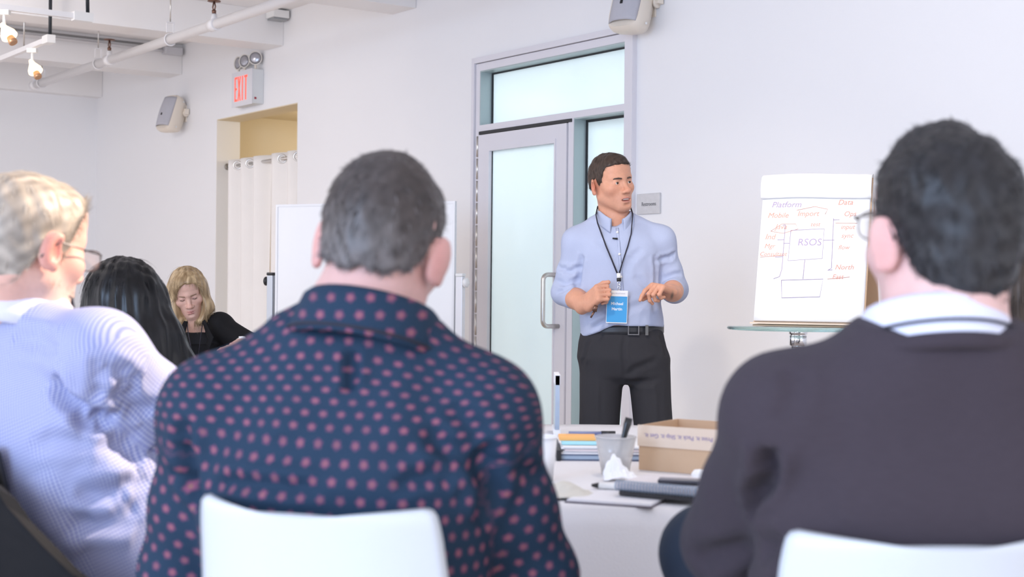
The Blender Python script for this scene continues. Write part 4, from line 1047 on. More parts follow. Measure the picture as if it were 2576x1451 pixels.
def eye(H, x, iris, parent, look=(0.0, 0.0), lid=False):
    """eyeball with iris and pupil"""
    c = H.p(x * .0315, .0765, .0030); s = H.s
    f = H.R @ A3(math.sin(look[0]), math.cos(look[0]), look[1]); f /= np.linalg.norm(f)
    fr = Matrix.Translation(V3(c)) @ Vector(f).to_track_quat('Z', 'Y').to_matrix().to_4x4()
    r = .0132 * s
    e = MB(fr).lathe([(r * math.sin(a), r * math.cos(a)) for a in np.linspace(0.52, math.pi, 14)], 24).build('eyeball', 'eye_white', parent)
    MB(fr).lathe([(r * 1.005 * math.sin(a), r * 1.005 * math.cos(a)) for a in np.linspace(0.22, 0.54, 4)], 24).build('iris', iris, e)
    MB(fr).lathe([(0, r * 1.012)] + [(r * 1.006 * math.sin(a), r * 1.006 * math.cos(a)) for a in np.linspace(0.06, 0.24, 3)], 20).build('pupil', 'pupil', e)
M['eye_white'] = mat('eye_white', (0.72, 0.68, 0.66), 0.25); M['pupil'] = mat('pupil', (0.01, 0.01, 0.01), 0.1)
M['iris_brown'] = mat('iris_brown', (0.06, 0.035, 0.02), 0.15)

def limb_pat(V, segs):
    """cloth coordinates in metres, from the nearest limb axis: segs = (a, b, radius, refdir)"""
    best = np.full(len(V), 9.0); out = np.zeros((len(V), 2))
    for i, (a, b, r, ref) in enumerate(segs):
        a, b, ref = (np.asarray(q, float) for q in (a, b, ref)); d = b - a; L = np.linalg.norm(d); d /= L
        ref = ref - d * (ref @ d); ref /= np.linalg.norm(ref); sd = np.cross(d, ref)
        q = V - a; t = q @ d; tc = np.clip(t, -0.05, L + 0.02); rad = np.linalg.norm(q - tc[:, None] * d, axis=1) - r
        ang = np.arctan2(q @ sd, q @ ref); m = rad < best
        best = np.where(m, rad, best); out[m] = np.stack([ang * (r + 0.0), t + i * 0.0], 1)[m]
    return out
def shirt_pat(V, T, segs, zs=.42):
    """cloth coordinates: flat over the back and shoulders, wrapped round the arms"""
    L = T.loc(V); yy = np.maximum(L[:, 1] + .13, 0); out = np.stack([L[:, 0] + np.clip(L[:, 0] / .08, -1, 1) * .7 * yy * np.clip((zs + .06 - L[:, 2]) / .1, 0, 1), L[:, 2] + np.clip((L[:, 2] - zs) / .1, 0, 1) * yy], 1)
    for a, b, r, ref in segs:
        a, b, ref = (np.asarray(q, float) for q in (a, b, ref)); d = b - a; ln = np.linalg.norm(d); d /= ln
        ref = ref - d * (ref @ d); ref /= np.linalg.norm(ref); sd = np.cross(d, ref); q = V - a; t = q @ d
        rad = np.linalg.norm(q - np.clip(t, 0, ln)[:, None] * d, axis=1); m = (rad < r * 1.42) & (t > .035)
        ang = np.arctan2(q @ sd, q @ ref); out[m] = np.stack([ang * r, t], 1)[m]
    return out
def planar_pat(V, T): L = T.loc(V); return np.stack([L[:, 0], L[:, 2]], 1)
def collar(T, rx, ry, h, parent, m, name='collar', gap=0.5, flare=0.016, point=0.03, tiltf=0.5, mb_res=48, drop=0.9):
    """folded shirt collar around a neck: T frame up along the neck, +y towards the front"""
    P = []
    prof = [(0.0, -0.02, 0), (0.0, 0.3, 0), (0.0, 0.8, 0), (0.15, 1.0, 0), (0.45, 1.02, 0), (0.75, 0.9, 0), (1.0, 0.5, 0), (1.25, 0.05, 1), (1.3, -drop * 0.2, 1)]
    angs = np.linspace(gap / 2, 2 * math.pi - gap / 2, mb_res)
    for o_, z_, p_ in prof:
        row = []
        for a in angs:
            front = max(0.0, math.cos(a)) ** 2                 # 1 at the front, 0 at the back
            hh = h * (1 - 0.35 * front)
            z = hh * z_ - p_ * point * front ** 2 - tiltf * 0.04 * front
            k = 1 + 0.10 * front
            x, y = (rx + flare * o_) * math.sin(a) * (1 + 0.0 * front), (ry * k + flare * o_) * math.cos(a)
            row.append(tuple(T.p(x, y, z)))
        P.append(row)
    return MB().sheet(P, 0.003).build(name, m, parent)
def shoe(ank, fwd, parent, m='shoe_black'):
    f = np.asarray(fwd, float); f[2] = 0; f /= np.linalg.norm(f); a = np.asarray(ank, float); g = A3(a[0], a[1], 0)
    Rm = np.stack([np.cross(f, A3(0, 0, 1)), f, A3(0, 0, 1)], 1)
    P = [ell(g + f * 0.03 + A3(0, 0, .035), (.042, .12, .045), .03, Rm), ell(g + f * 0.13 + A3(0, 0, .03), (.046, .07, .032), .03, Rm), cone(g + A3(0, 0, .05), g + A3(0, 0, .10), .045, .045, .03),
         cut(lambda X, Y, Z: 0.0 * X + 0.0 * Y + 0.004 - Z, 0.004)]
    V, F = solid(P, 0.010); return fast_obj('shoe', V, F, m, parent)
M['shoe_black'] = mat('black_shoe_leather', (0.02, 0.02, 0.02), 0.3)
def glasses(H, parent, m='glasses_metal', dz=0.0):
    H = Fr(H.p(0, 0, dz), H.R, H.s)
    g = thing_child = None
    mb = MB(); s = 1
    lens_c = [(x * .033, .112, -.002) for x in (-1, 1)]
    for (x, y, z) in lens_c:
        ring = [tuple(H.p(x + .027 * math.copysign(abs(math.cos(a)) ** .7, math.cos(a)), y - abs(x) * 0.10 - .0 * math.cos(a), z + .018 * math.copysign(abs(math.sin(a)) ** .7, math.sin(a)))) for a in np.linspace(0, 6.283, 28, endpoint=False)]
        mb.tube(ring, 0.0011, 6, closed=True)
    mb.tube([tuple(H.p(-.007, .1095, .003)), tuple(H.p(0, .113, .006)), tuple(H.p(.007, .1095, .003))], 0.0011, 6)
    for x in (-1, 1):
        mb.tube([tuple(H.p(x * .060, .107, .004)), tuple(H.p(x * .070, .100, .008)), tuple(H.p(x * .079, .05, .010)), tuple(H.p(x * .084, .0, .012)), tuple(H.p(x * .083, -.02, .0)), tuple(H.p(x * .080, -.030, -.018))], 0.0016, 6)
    fr = mb.build('glasses', m, parent)
    for (x, y, z) in lens_c:
        pts = [tuple(H.p(x + .026 * math.copysign(abs(math.cos(a)) ** .7, math.cos(a)), y - abs(x) * 0.10, z + .017 * math.copysign(abs(math.sin(a)) ** .7, math.sin(a)))) for a in np.linspace(0, 6.283, 28, endpoint=False)]
        b = MB(); n = H.R @ A3(0, .0012, 0); i = b.pts(pts); j = b.pts([tuple(np.array(p) + n) for p in pts]); b.face([i + k for k in range(28)]); b.face([j + k for k in reversed(range(28))])
        for k in range(28): b.face((i + k, i + (k + 1) % 28, j + (k + 1) % 28, j + k))
        b.build('lens', 'lens_clear', fr)
    return fr
M['lens_clear'] = mat('clear_lens', (0.95, 0.96, 0.97), 0.03, trans=0.95, spec=0.5)
def legs(hips, knees, ankles, r=(0.085, 0.062, 0.048), infl=0.0):
    P = []
    for h, k, a in zip(hips, knees, ankles): P += [cone(h, k, r[0] + infl, r[1] + infl, .03), cone(k, a, r[1] - .004 + infl, r[2] + infl, .03)]
    return P
HAIRLINE = [(-.13, -.075), (-.085, -.075), (-.055, -.062), (-.035, -.030), (-.024, .012), (-.005, .024), (.008, -.006), (.022, -.012), (.034, .012), (.044, .045), (.060, .066), (.085, .074), (.13, .078)]
def hair_shell(H, line=HAIRLINE, thick=.010, res=.004, extra=(), rx=0.0, noise=0.0015, top=0.0):
    a = np.array(line); s = H.s
    def f(X, Y, Z):
        x, y, z = X - H.o[0], Y - H.o[1], Z - H.o[2]
        ly = (x * H.R[0, 1] + y * H.R[1, 1] + z * H.R[2, 1]) / s; lz = (x * H.R[0, 2] + y * H.R[1, 2] + z * H.R[2, 2]) / s
        lx = (x * rag[0] + y * rag[1] + z * rag[2]) / s
        return (np.interp(ly, a[:, 0], a[:, 1]) - lz + (.0025 * np.sin(lx * 130 + 1) + .0015 * np.sin(lx * 310)) * np.clip(-ly * 20, 0, 1)) * s * 0.7
    t = thick
    rag = H.R[:, 0]
    P = [ell(H.p(0, -.012, .033), A3(.076 + t * .55 + rx, .098 + t, .087 + t + top) * s, .02, H.R), ell(H.p(0, .048, .060), A3(.058 + t * .5, .040 + t * .7, .050 + t + top * .7) * s, .03, H.R),
         ell(H.p(0, -.035, -.025), A3(.056 + t * .3, .060 + t * .6, .06) * s, .03, H.R)] + list(extra) + [cut(f, .008)]
    V, F = solid(P, res, it=1); Nn = vnormals(V, F)
    V = V + Nn * (noise * wob(V, 110, 9) + noise * 0.8 * wob(V, 220, 17))[:, None]
    return V, F, vnormals(V, F)
# ================================================================== cloth materials
def pat_nodes(name, rough=0.8, bump=0.12):
    m, nt, b = new_mat(name); b.inputs['Roughness'].default_value = rough; b.inputs['Specular IOR Level'].default_value = 0.25
    a = N(nt, 'ShaderNodeAttribute', attribute_name='pat'); sp_ = N(nt, 'ShaderNodeSeparateXYZ'); nt.links.new(a.outputs['Vector'], sp_.inputs[0])
    tc = N(nt, 'ShaderNodeTexCoord'); nz = N(nt, 'ShaderNodeTexNoise'); nz.inputs['Scale'].default_value = 500; nt.links.new(tc.outputs['Object'], nz.inputs['Vector'])
    bp = N(nt, 'ShaderNodeBump'); bp.inputs['Strength'].default_value = bump; bp.inputs['Distance'].default_value = 0.002
    nt.links.new(nz.outputs[0], bp.inputs['Height']); nt.links.new(bp.outputs[0], b.inputs['Normal'])
    return m, nt, b, a, sp_
def flower_shirt():
    m, nt, b, a, sp_ = pat_nodes('navy_flower_print')
    u = math_node(nt, 'DIVIDE', sp_.outputs[0], 0.0262); v = math_node(nt, 'DIVIDE', sp_.outputs[1], 0.0225)
    row = math_node(nt, 'FLOOR', v); off = math_node(nt, 'MULTIPLY', math_node(nt, 'FLOORED_MODULO', row, 2.0), 0.5)
    uu = math_node(nt, 'ADD', u, off); col = math_node(nt, 'FLOOR', uu)
    fx = math_node(nt, 'MULTIPLY', math_node(nt, 'SUBTRACT', math_node(nt, 'FRACT', uu), 0.5), 26.2); fy = math_node(nt, 'MULTIPLY', math_node(nt, 'SUBTRACT', math_node(nt, 'FRACT', v), 0.5), 22.5)   # millimetres
    rnd = math_node(nt, 'FRACT', math_node(nt, 'MULTIPLY', math_node(nt, 'SINE', math_node(nt, 'ADD', math_node(nt, 'MULTIPLY', row, 12.99), math_node(nt, 'MULTIPLY', col, 78.2))), 437.5))
    r = math_node(nt, 'SQRT', math_node(nt, 'ADD', math_node(nt, 'MULTIPLY', fx, fx), math_node(nt, 'MULTIPLY', fy, fy)))
    th = math_node(nt, 'ADD', math_node(nt, 'ARCTAN2', fy, fx), math_node(nt, 'MULTIPLY', rnd, 6.28))
    pet = math_node(nt, 'ADD', 5.9, math_node(nt, 'MULTIPLY', math_node(nt, 'SINE', math_node(nt, 'MULTIPLY', th, 5.0)), 0.8))
    mr = N(nt, 'ShaderNodeMapRange'); nt.links.new(math_node(nt, 'SUBTRACT', r, pet), mr.inputs[0]); mr.inputs[1].default_value = -2.2; mr.inputs[2].default_value = 1.0; mr.inputs[3].default_value = 1; mr.inputs[4].default_value = 0
    vein = math_node(nt, 'MULTIPLY', math_node(nt, 'ADD', math_node(nt, 'SINE', math_node(nt, 'ADD', math_node(nt, 'MULTIPLY', th, 10.0), r)), 1.0), 0.5)
    fl = mix_col(nt, vein, (0.31, 0.078, 0.125), (0.22, 0.075, 0.155))
    fl = mix_col(nt, math_node(nt, 'LESS_THAN', r, 1.7), fl, (0.30, 0.17, 0.11))
    c = mix_col(nt, math_node(nt, 'MULTIPLY', mr.outputs[0], math_node(nt, 'ADD', 0.62, math_node(nt, 'MULTIPLY', rnd, 0.3))), (0.014, 0.034, 0.066), fl)
    nt.links.new(c, b.inputs['Base Color']); return m
def check_shirt():
    m, nt, b, a, sp_ = pat_nodes('fine_blue_check')
    def line(o):
        s = math_node(nt, 'SINE', math_node(nt, 'MULTIPLY', o, 2 * math.pi / 0.0060)); mr = N(nt, 'ShaderNodeMapRange'); nt.links.new(s, mr.inputs[0]); mr.inputs[1].default_value = -0.1; mr.inputs[2].default_value = 0.7; return mr.outputs[0]
    g = math_node(nt, 'MULTIPLY', math_node(nt, 'ADD', line(sp_.outputs[0]), line(sp_.outputs[1])), 0.5)
    nt.links.new(mix_col(nt, g, (0.48, 0.48, 0.61), (0.11, 0.145, 0.39)), b.inputs['Base Color']); return m
M['flower'] = flower_shirt(); M['check'] = check_shirt()
M['oxford'] = mat('light_blue_oxford', (0.45, 0.50, 0.66), 0.8, noise=0.06, nscale=400, bump=0.12, bscale=700, spec=0.2)
M['wool_trousers'] = mat('charcoal_wool', (0.036, 0.035, 0.040), 0.8, noise=0.25, nscale=900, bump=0.15, bscale=800, spec=0.2)
M['sweater'] = mat('mauve_brown_knit', (0.056, 0.045, 0.055), 0.9, noise=0.14, nscale=160, bump=0.35, bscale=420, spec=0.1, sheen=0.05, aniso=(0.35, 1, 2.6))
M['dark_jeans'] = mat('dark_trousers', (0.03, 0.035, 0.05), 0.8, noise=0.1, nscale=200)
M['navy_trousers'] = mat('navy_trousers', (.008, .020, .042), .75, noise=.1, nscale=200)
M['black_cloth'] = mat('black_wool', (0.005, 0.005, 0.0065), 0.8, noise=0.2, nscale=200, bump=0.1, bscale=300, spec=0.25)
M['black_knit'] = mat('black_top', (0.007, 0.007, 0.009), 0.7, noise=0.1, spec=0.25)
M['teal'] = mat('dark_teal_jersey', (0.006, 0.055, 0.075), 0.8, noise=0.1, nscale=60, spec=0.2)
M['white_shirt'] = mat('pale_lavender_shirt', (0.74, 0.75, 0.88), 0.75, noise=0.03, nscale=200, spec=0.2)
M['lanyard'] = mat('dark_lanyard', (0.018, 0.016, 0.028), 0.7, noise=0.1, nscale=300)
M['belt'] = mat('dark_belt_leather', (0.028, 0.030, 0.036), 0.4, noise=0.2, nscale=80)
def face_bits(t, H, iris='iris_brown', brow=(0.07, 0.045, 0.035), eyes=True, look=(0, 0), lashes=False, brow_r=.0032):
    M_b = mat('brow_hair', brow, 0.7)
    for x in (-1, 1):
        if eyes: eye(H, x, iris, t, look)
        MB().tube([tuple(H.p(x * .014, .0980, .0180)), tuple(H.p(x * .028, .0965, .0205)), tuple(H.p(x * .042, .0855, .0205)), tuple(H.p(x * .052, .073, .0160))], [brow_r * .8 * H.s, brow_r * 1.05 * H.s, brow_r * .85 * H.s, .0012], 8).build('eyebrow', M_b, t)
        if lashes: MB().tube([tuple(H.p(x * .019, .0905, .0005)), tuple(H.p(x * .031, .0945, -.003)), tuple(H.p(x * .044, .087, .000))], .0012 * H.s, 6).build('eyelash', 'black', t)
def flow_from(H, crown):
    c = H.p(crown); fw = H.R[:, 1]
    def f(p, n):
        d = p - c; return d / np.maximum(np.linalg.norm(d, axis=1, keepdims=True), 1e-6)
    return f
def short_hair(t, H, dark, light, mixf, n=7000, length=.022, thick=.010, rad=.00045, line=HAIRLINE, res=.004, crown=(.01, -.07, .10), seed=1, lift=.3, side_grey=0.0, extra=(), noise=.0015, top=0.0, segs=3, jit=.16, hug=.15):
    V, F, Nn = hair_shell(H, line, thick, res, extra, noise=noise, top=top)
    dk, lt = np.array(dark), np.array(light)
    def gf(p): L = H.loc(p); return np.clip(mixf + side_grey * np.clip((0.02 - L[:, 2]) / 0.08, -0.35, 1), 0, 1)
    base = dk[None] * (1 - gf(V)[:, None] * 0.8) + lt[None] * gf(V)[:, None] * 0.8
    base = base * (1 + 0.35 * wob(V, 160, 25))[:, None] * 0.75
    sh = fast_obj('hair', V, F, 'hair', t, cols=np.clip(base, 0, 1))
    def colf(p, r): g = (r.random(len(p)) < gf(p))[:, None]; c = np.where(g, lt[None], dk[None]); return np.clip(c * r.uniform(0.7, 1.25, (len(p), 1)), 0, 1)
    L = H.loc(V)
    VV, FF, cc = strands(V, Nn, n, flow_from(H, crown), length, rad, colf, segs=segs, lift=lift, seed=seed, jit=jit, hug=hug)
    fast_obj('hair_strands', VV, FF, 'hair', sh, cols=cc, kind='stuff')
    return sh
def body(t, H, prims, base, res=.008, hres=.0045, stubble=0.0, extra_fine=(), post=None, red=.25, stub_col=(0.22, 0.17, 0.15), name='body'):
    r = .14 * H.s
    V, F = solid(prims, res, [(H.o - r, H.o + r, hres)] + list(extra_fine), it=0)
    C = skin_cols(V, H, base, stubble=stubble, red=red, stub_col=stub_col)
    if post is not None: C = post(V, C)
    return fast_obj(name, V, F, 'skin', t, cols=C)
def torso_frame(pelvis, neck, yaw):
    up = np.asarray(neck, float) - np.asarray(pelvis, float); L = np.linalg.norm(up); up /= L
    f = A3(math.sin(R_(yaw)), math.cos(R_(yaw)), 0); f = f - up * (f @ up); f /= np.linalg.norm(f)
    return Fr(pelvis, np.stack([np.cross(f, up), f, up], 1)), L
def skin_torso(T, keys, sh, neck, H, shrink=.02, nr=.058):
    K = [(z, cx, cy, rx - shrink, ry - shrink) for z, cx, cy, rx, ry in keys if rx > .1]
    return [loft(K, T, .04), cone(H.p(0, -.022, -.05), neck, nr * H.s, nr * 1.03 * H.s, .02), cone(neck, sh[0], .045, .04, .05), cone(neck, sh[1], .045, .04, .05)]

# ================================================================== the speaker by the door
def presenter():
    D = 6.0; p = lambda x, y, dd=0.0: at(x, y, D + dd)
    t = thing('person', (p(1570, 1000)[0], D, 0), 'standing person in light blue shirt and charcoal trousers gesturing beside the glass door', 'person')
    H = Fr(p(1537, 464), rotm(148, 1, 7), 1.0)
    neck = p(1546, 562, .02)
    shR, shL = p(1451, 608, .01), p(1663, 604, .01)            # his right is on the left of the picture
    elR, elL = p(1421, 735, .02), p(1697, 728, .04)
    wrR, wrL = p(1474, 766, -.15), p(1688, 735, -.17)
    z = lambda y: float(p(1550, y)[2]); X = lambda x: float(p(x, 700)[0])
    def key(y, xl, xr, ry, cy=0.0): return (z(y), (X(xl) + X(xr)) / 2, cy, (X(xr) - X(xl)) / 2, ry)
    W = Fr((0, D, 0), np.eye(3))
    tk_ = [key(880, 1464, 1672, .115), key(840, 1462, 1671, .122), key(800, 1459, 1669, .125, -.005), key(760, 1457, 1662, .125, -.005), key(700, 1455, 1655, .118), key(640, 1446, 1662, .115), key(605, 1448, 1664, .10), key(580, 1478, 1628, .080), key(562, 1500, 1596, .065)]
    tk_ = tk_[::1]; tk_.sort(key=lambda k: k[0])
    hips = [p(1514, 925), p(1630, 925)]; knees = [p(1505, 1128, -.02), p(1648, 1128, -.03)]
    ank = [A3(p(1500, 1300)[0], D + .03, .09), A3(p(1656, 1300)[0], D + .02, .09)]
    # hands
    hr = hand_prims(wrR, (.50, -.66, .50), (-.80, -.50, .18), -1, (1.15, 1.55, 1.0), 1.0, .0, (.55, .80, -.35), 1.1)
    hl = hand_prims(wrL, (-.62, -.60, .22), (-.28, -.40, .86), 1, (0.9, 1.0, .6), 1.0, .015, (.35, .75, -.55), .8, curls=[(.85, .35, .2), (1.05, 1.15, .6), (1.15, 1.3, .8), (1.25, 1.4, .9)])
    P = head_prims(H, mouth=1.15, lids=1.35, ear=-34, ex=.084)
    P += [cone(H.p(0, -.018, -.045), neck, .054, .058, .02)]
    P += [loft([(a, b, c, d - .02, e - .02) for a, b, c, d, e in tk_ if a < z(590)], W, .03), cone(neck, shR, .05, .045, .05), cone(neck, shL, .05, .045, .05)]
    for s_, e_, w_ in ((shR, elR, wrR), (shL, elL, wrL)): P += [cone(s_, e_, .045, .042, .03), cone(e_, w_ + (e_ - w_) * .35, .041, .038, .03), cone(w_ + (e_ - w_) * .45, w_, .038, .027, .03)]
    P += legs(hips, knees, ank, (.075, .055, .045)) + [cone(ank[i], ank[i] + A3(0, -.12, -.05), .04, .03, .03) for i in (0, 1)]
    P += hr + hl
    tat = p(1690, 743, -.2)
    def post(V, C):
        w = np.exp(-(((V - tat) / A3(.006, .05, .017)) ** 2).sum(1)) * .9
        return C * (1 - w[:, None]) + A3(.07, .075, .07) * w[:, None]
    body(t, H, P, (0.66, 0.33, 0.215), .0065, .0022, .22, [(wrR + A3(-.02, -.09, -.07), wrR + A3(.12, .06, .10), .003), (wrL + A3(-.11, -.11, -.09), wrL + A3(.04, .05, .07), .003)], post, red=.30, stub_col=(.36, .20, .15))
    face_bits(t, H, look=(-.12, .02))
    MB().box((-.014, .083, -.0695), (.014, .094, -.0655), Matrix([list(H.R[0] * H.s) + [H.o[0]], list(H.R[1] * H.s) + [H.o[1]], list(H.R[2] * H.s) + [H.o[2]], [0, 0, 0, 1]])).build('teeth', mat('teeth', (.75, .72, .68), .3), t)
    ln = [(-.13, -.014), (-.085, -.014), (-.055, -.006), (-.035, .004), (-.024, .014), (-.005, .026), (.008, -.002), (.022, -.008), (.036, .020), (.046, .050), (.060, .070), (.085, .074), (.13, .080)]
    short_hair(t, H, (.050, .031, .022), (.12, .076, .055), .35, 11000, .014, .0055, .00042, ln, .003, (.015, -.06, .11), 3, .30, top=.009)
    # shirt
    hx = np.array([(1440, 852), (1462, 850), (1480, 843), (1510, 829), (1540, 815), (1580, 818), (1640, 818), (1690, 824)], float)
    hX = np.array([X(a) for a in hx[:, 0]]); hZ = np.array([z(b) for b in hx[:, 1]])
    def sleeve(sh, el, wr):
        d = (wr - el) / np.linalg.norm(wr - el); c1 = el + d * .060
        return [cone(sh, sh * .35 + el * .65, .056, .049, .04), cone(sh * .35 + el * .65, el, .049, .052, .03), cone(el, c1, .052, .050, .03), cone(el + d * .032, c1 + d * .012, .053, .051, .006)]
    S = [loft(tk_, W, .03, 2.5), cone(p(1513, 557, .01), shR, .040, .055, .04), cone(p(1582, 557, .01), shL, .040, .055, .04)] + sleeve(shR, elR, wrR) + sleeve(shL, elL, wrL)
    S += [ell(p(1547, 545, -.07), (.036, .06, .040), .01, op='s'), cut(lambda X_, Y_, Z_: np.interp(X_, hX, hZ) - Z_ + 0 * Y_, .006)]
    V, F = solid(S, .0055, it=1); Nn = vnormals(V, F)
    V = V + Nn * (.0022 * wob(V, 26, 2))[:, None]
    f_ = lambda *q: [p(a, b, c) for a, b, c in q]
    V = folds(V, Nn, [(f_((1462, 640, -.05), (1455, 680, -.06), (1450, 740, -.05)), .010, .012), (f_((1652, 640, -.05), (1655, 690, -.06), (1652, 730, -.05)), .010, .012),
        (f_((1395, 668, -.04), (1430, 682, -.06), (1458, 672, -.05)), .009, .010), (f_((1390, 705, -.04), (1425, 712, -.06), (1455, 700, -.05)), .007, .010), (f_((1395, 735, -.05), (1420, 725, -.06), (1440, 715, -.06)), .006, .008),
        (f_((1655, 655, -.05), (1685, 650, -.06), (1705, 640, -.05)), .008, .010), (f_((1665, 700, -.06), (1690, 690, -.06), (1720, 685, -.04)), .007, .010),
        (f_((1480, 760, -.12), (1540, 790, -.13), (1600, 770, -.13), (1650, 750, -.10)), .006, .014), (f_((1470, 800, -.10), (1520, 785, -.13), (1580, 800, -.13)), .007, .012), (f_((1600, 690, -.12), (1640, 730, -.11), (1655, 790, -.09)), .006, .014),
        (f_((1500, 600, -.10), (1530, 625, -.11), (1545, 650, -.12)), .004, .012), (f_((1620, 620, -.10), (1585, 655, -.12), (1570, 700, -.12)), .005, .014), (f_((1478, 835, -.09), (1520, 806, -.12), (1560, 800, -.13)), .007, .012)])
    shirt = fast_obj('shirt', V, F, 'oxford', t)
    collar(Fr(p(1546, 558, -.004), rotm(176, -4, 0)), .062, .066, .044, shirt, 'oxford', gap=.72, point=.028, flare=.014)
    # placket and buttons on the front of the shirt
    def front(x, y, out=.002):
        q = p(x, y); i = np.argmin((V[:, 0] - q[0]) ** 2 + (V[:, 2] - q[2]) ** 2 + (V[:, 1] > D) * 9); return A3(q[0], V[i, 1] - out, q[2])
    MB().tube([tuple(front(1549 + (y - 570) * .065, y, .0005)) for y in range(575, 815, 12)], [.0065] * 20, 6, flat=.25).build('placket', 'oxford', shirt)
    for bx_, by_ in ((1549, 586), (1553, 641), (1557, 697), (1563, 770), (1524, 553)):
        c = front(bx_, by_, .003); MB(Matrix.Translation(V3(c)) @ Matrix.Rotation(math.pi / 2, 4, 'X')).lathe([(0, -.001), (.0052, -.001), (.0055, .001), (0, .0015)], 14).build('button', 'white_plastic', shirt)
    c = front(1543, 602, .006); MB().tube([c + A3(-.011, 0, .001), c + A3(.010, -.002, -.001)], [.003, .0042], 8).build('lapel_microphone', 'black', shirt)
    # trousers, belt, shoes
    K = [key(965, 1530, 1612, .07), key(945, 1478, 1664, .105), key(900, 1453, 1683, .122), key(860, 1457, 1676, .116), key(822, 1466, 1668, .108)]; K.sort(key=lambda k: k[0])
    Tr = [loft(K, W, .03)] + [cone(hips[0] + A3(0, 0, .02), knees[0], .093, .080, .02), cone(knees[0], ank[0], .080, .066, .03), cone(hips[1] + A3(.002, 0, .02), knees[1], .090, .076, .02), cone(knees[1], ank[1], .076, .064, .03), cut(lambda X_, Y_, Z_: .045 - Z_ + 0 * X_ + 0 * Y_)]
    Vt, Ft = solid(Tr, .007); Nt = vnormals(Vt, Ft); Vt = Vt + Nt * (.0025 * wob(Vt, 20, 20))[:, None]
    Vt = folds(Vt, Nt, [(f_((1572, 830, -.11), (1570, 890, -.12), (1572, 955, -.08)), .004, .008), (f_((1575, 950, -.08), (1610, 925, -.11), (1660, 905, -.09)), .006, .014), (f_((1575, 965, -.08), (1620, 965, -.10), (1665, 960, -.08)), .005, .014), (f_((1480, 850, -.09), (1468, 890, -.09), (1462, 920, -.06)), .006, .008),
        (f_((1500, 960, -.09), (1498, 1040, -.09), (1500, 1120, -.08)), -.004, .010), (f_((1650, 960, -.09), (1655, 1040, -.09), (1655, 1120, -.08)), -.004, .010), (f_((1664, 840, -.08), (1676, 870, -.06), (1680, 900, -.04)), .006, .010)])
    tr = fast_obj('trousers', Vt, Ft, 'wool_trousers', t)
    cx, rx = (X(1466) + X(1668)) / 2, (X(1668) - X(1466)) / 2
    B = [[(cx + (rx + .004) * math.sin(a), D + (.113) * math.cos(a), z(838) + q + .004 * math.sin(a)) for a in np.linspace(0, 2 * math.pi, 60)] for q in (0.0, .012, .024, .034)]
    belt = MB().sheet(B, .004).build('belt', 'belt', t)
    c = front(1590, 826); cy = D - .113 - .004
    bk_ = MB(); bz = z(827); b0 = X(1588)
    for lo, hi in (((b0 - .022, cy - .004, bz - .022), (b0 - .017, cy + .002, bz + .020)), ((b0 + .020, cy - .004, bz - .022), (b0 + .025, cy + .002, bz + .020)), ((b0 - .017, cy - .004, bz - .022), (b0 + .020, cy + .002, bz - .017)), ((b0 - .017, cy - .004, bz + .015), (b0 + .020, cy + .002, bz + .020))): bk_.box(lo, hi)
    bk_.build('buckle', mat('dark_buckle', (.16, .16, .17), .25, .9), belt)
    MB().box((X(1622) - .006, cy - .001, bz - .022), (X(1622) + .006, cy + .004, bz + .020)).build('keeper', mat('keeper', (.12, .12, .12), .4), belt)
    for a in ank: shoe(a, (0, -1, 0), t)
    # lanyard with badge
    ly = thing('lanyard', (p(1550, 690)[0], D - .13, z(810)), 'dark lanyard with a blue name badge worn over the light blue shirt', 'lanyard')
    fpt = lambda x, y, o=.006: tuple(front(x, y, o))
    pts = [tuple(p(1503, 522, .03)), tuple(p(1499, 540, -.04)), tuple(p(1503, 560, -.085)), fpt(1510, 590), fpt(1520, 620), fpt(1534, 655), fpt(1547, 688)]
    MB().tube(pts, .0068, 8, flat=.35).build('strap', 'lanyard', ly)
    pts = [tuple(p(1586, 520, .03)), tuple(p(1592, 540, -.04)), tuple(p(1590, 560, -.085)), fpt(1583, 590), fpt(1574, 620), fpt(1562, 655), fpt(1552, 688)]
    MB().tube(pts, .0068, 8, flat=.35).build('strap', 'lanyard', ly)
    MB().tube([tuple(p(1503, 522, .03)), tuple(p(1515, 512, .075)), tuple(p(1546, 508, .09)), tuple(p(1575, 512, .075)), tuple(p(1586, 520, .03))], .0065, 8, flat=.35).build('strap', 'lanyard', ly)
    yb = D - .150
    cx_ = X(1550)
    MB().tube([(cx_, yb + .008, z(688)), (cx_, yb + .004, z(700))], .008, 10, flat=.5).build('crimp', 'white_plastic', ly)
    MB().tube([(cx_, yb + .004, z(700)), (cx_ + .001, yb + .002, z(708))], .009, 10, flat=.5).build('crimp', 'black', ly)
    for k_ in range(3): MB().tube([(cx_ + .005 * math.cos(a), yb + .002 * math.sin(a * (k_ % 2)), z(712 + k_ * 6) + .0065 * math.sin(a)) for a in np.linspace(0, 6.283, 14, endpoint=False)], .0013, 6, closed=True).build('chain_link', 'chrome', ly)
    MB().tube([(cx_, yb + .002, z(727)), (cx_, yb, z(735))], .0045, 8).build('clasp', 'chrome', ly)
    bf_ = frame((X(1546), yb - .004, z(770)), (1, 0, -.02), (.02, -.05, 1))
    bw_, bh_ = .041, .064
    hld = MB(bf_).box((-bw_ - .002, -bh_ - .004, -.0035), (bw_ + .002, bh_ + .002, -.002)).build('holder_back', 'white_plastic', ly)
    MB(bf_).box((-bw_, -bh_, -.002), (bw_, bh_ - .022, -.0010)).build('badge_card', mat('badge_blue', (.06, .36, .72), .35), ly)
    MB(bf_).box((-bw_, bh_ - .022, -.002), (bw_, bh_ - .003, -.0010)).build('badge_header', mat('badge_white', (.86, .85, .86), .4), ly)
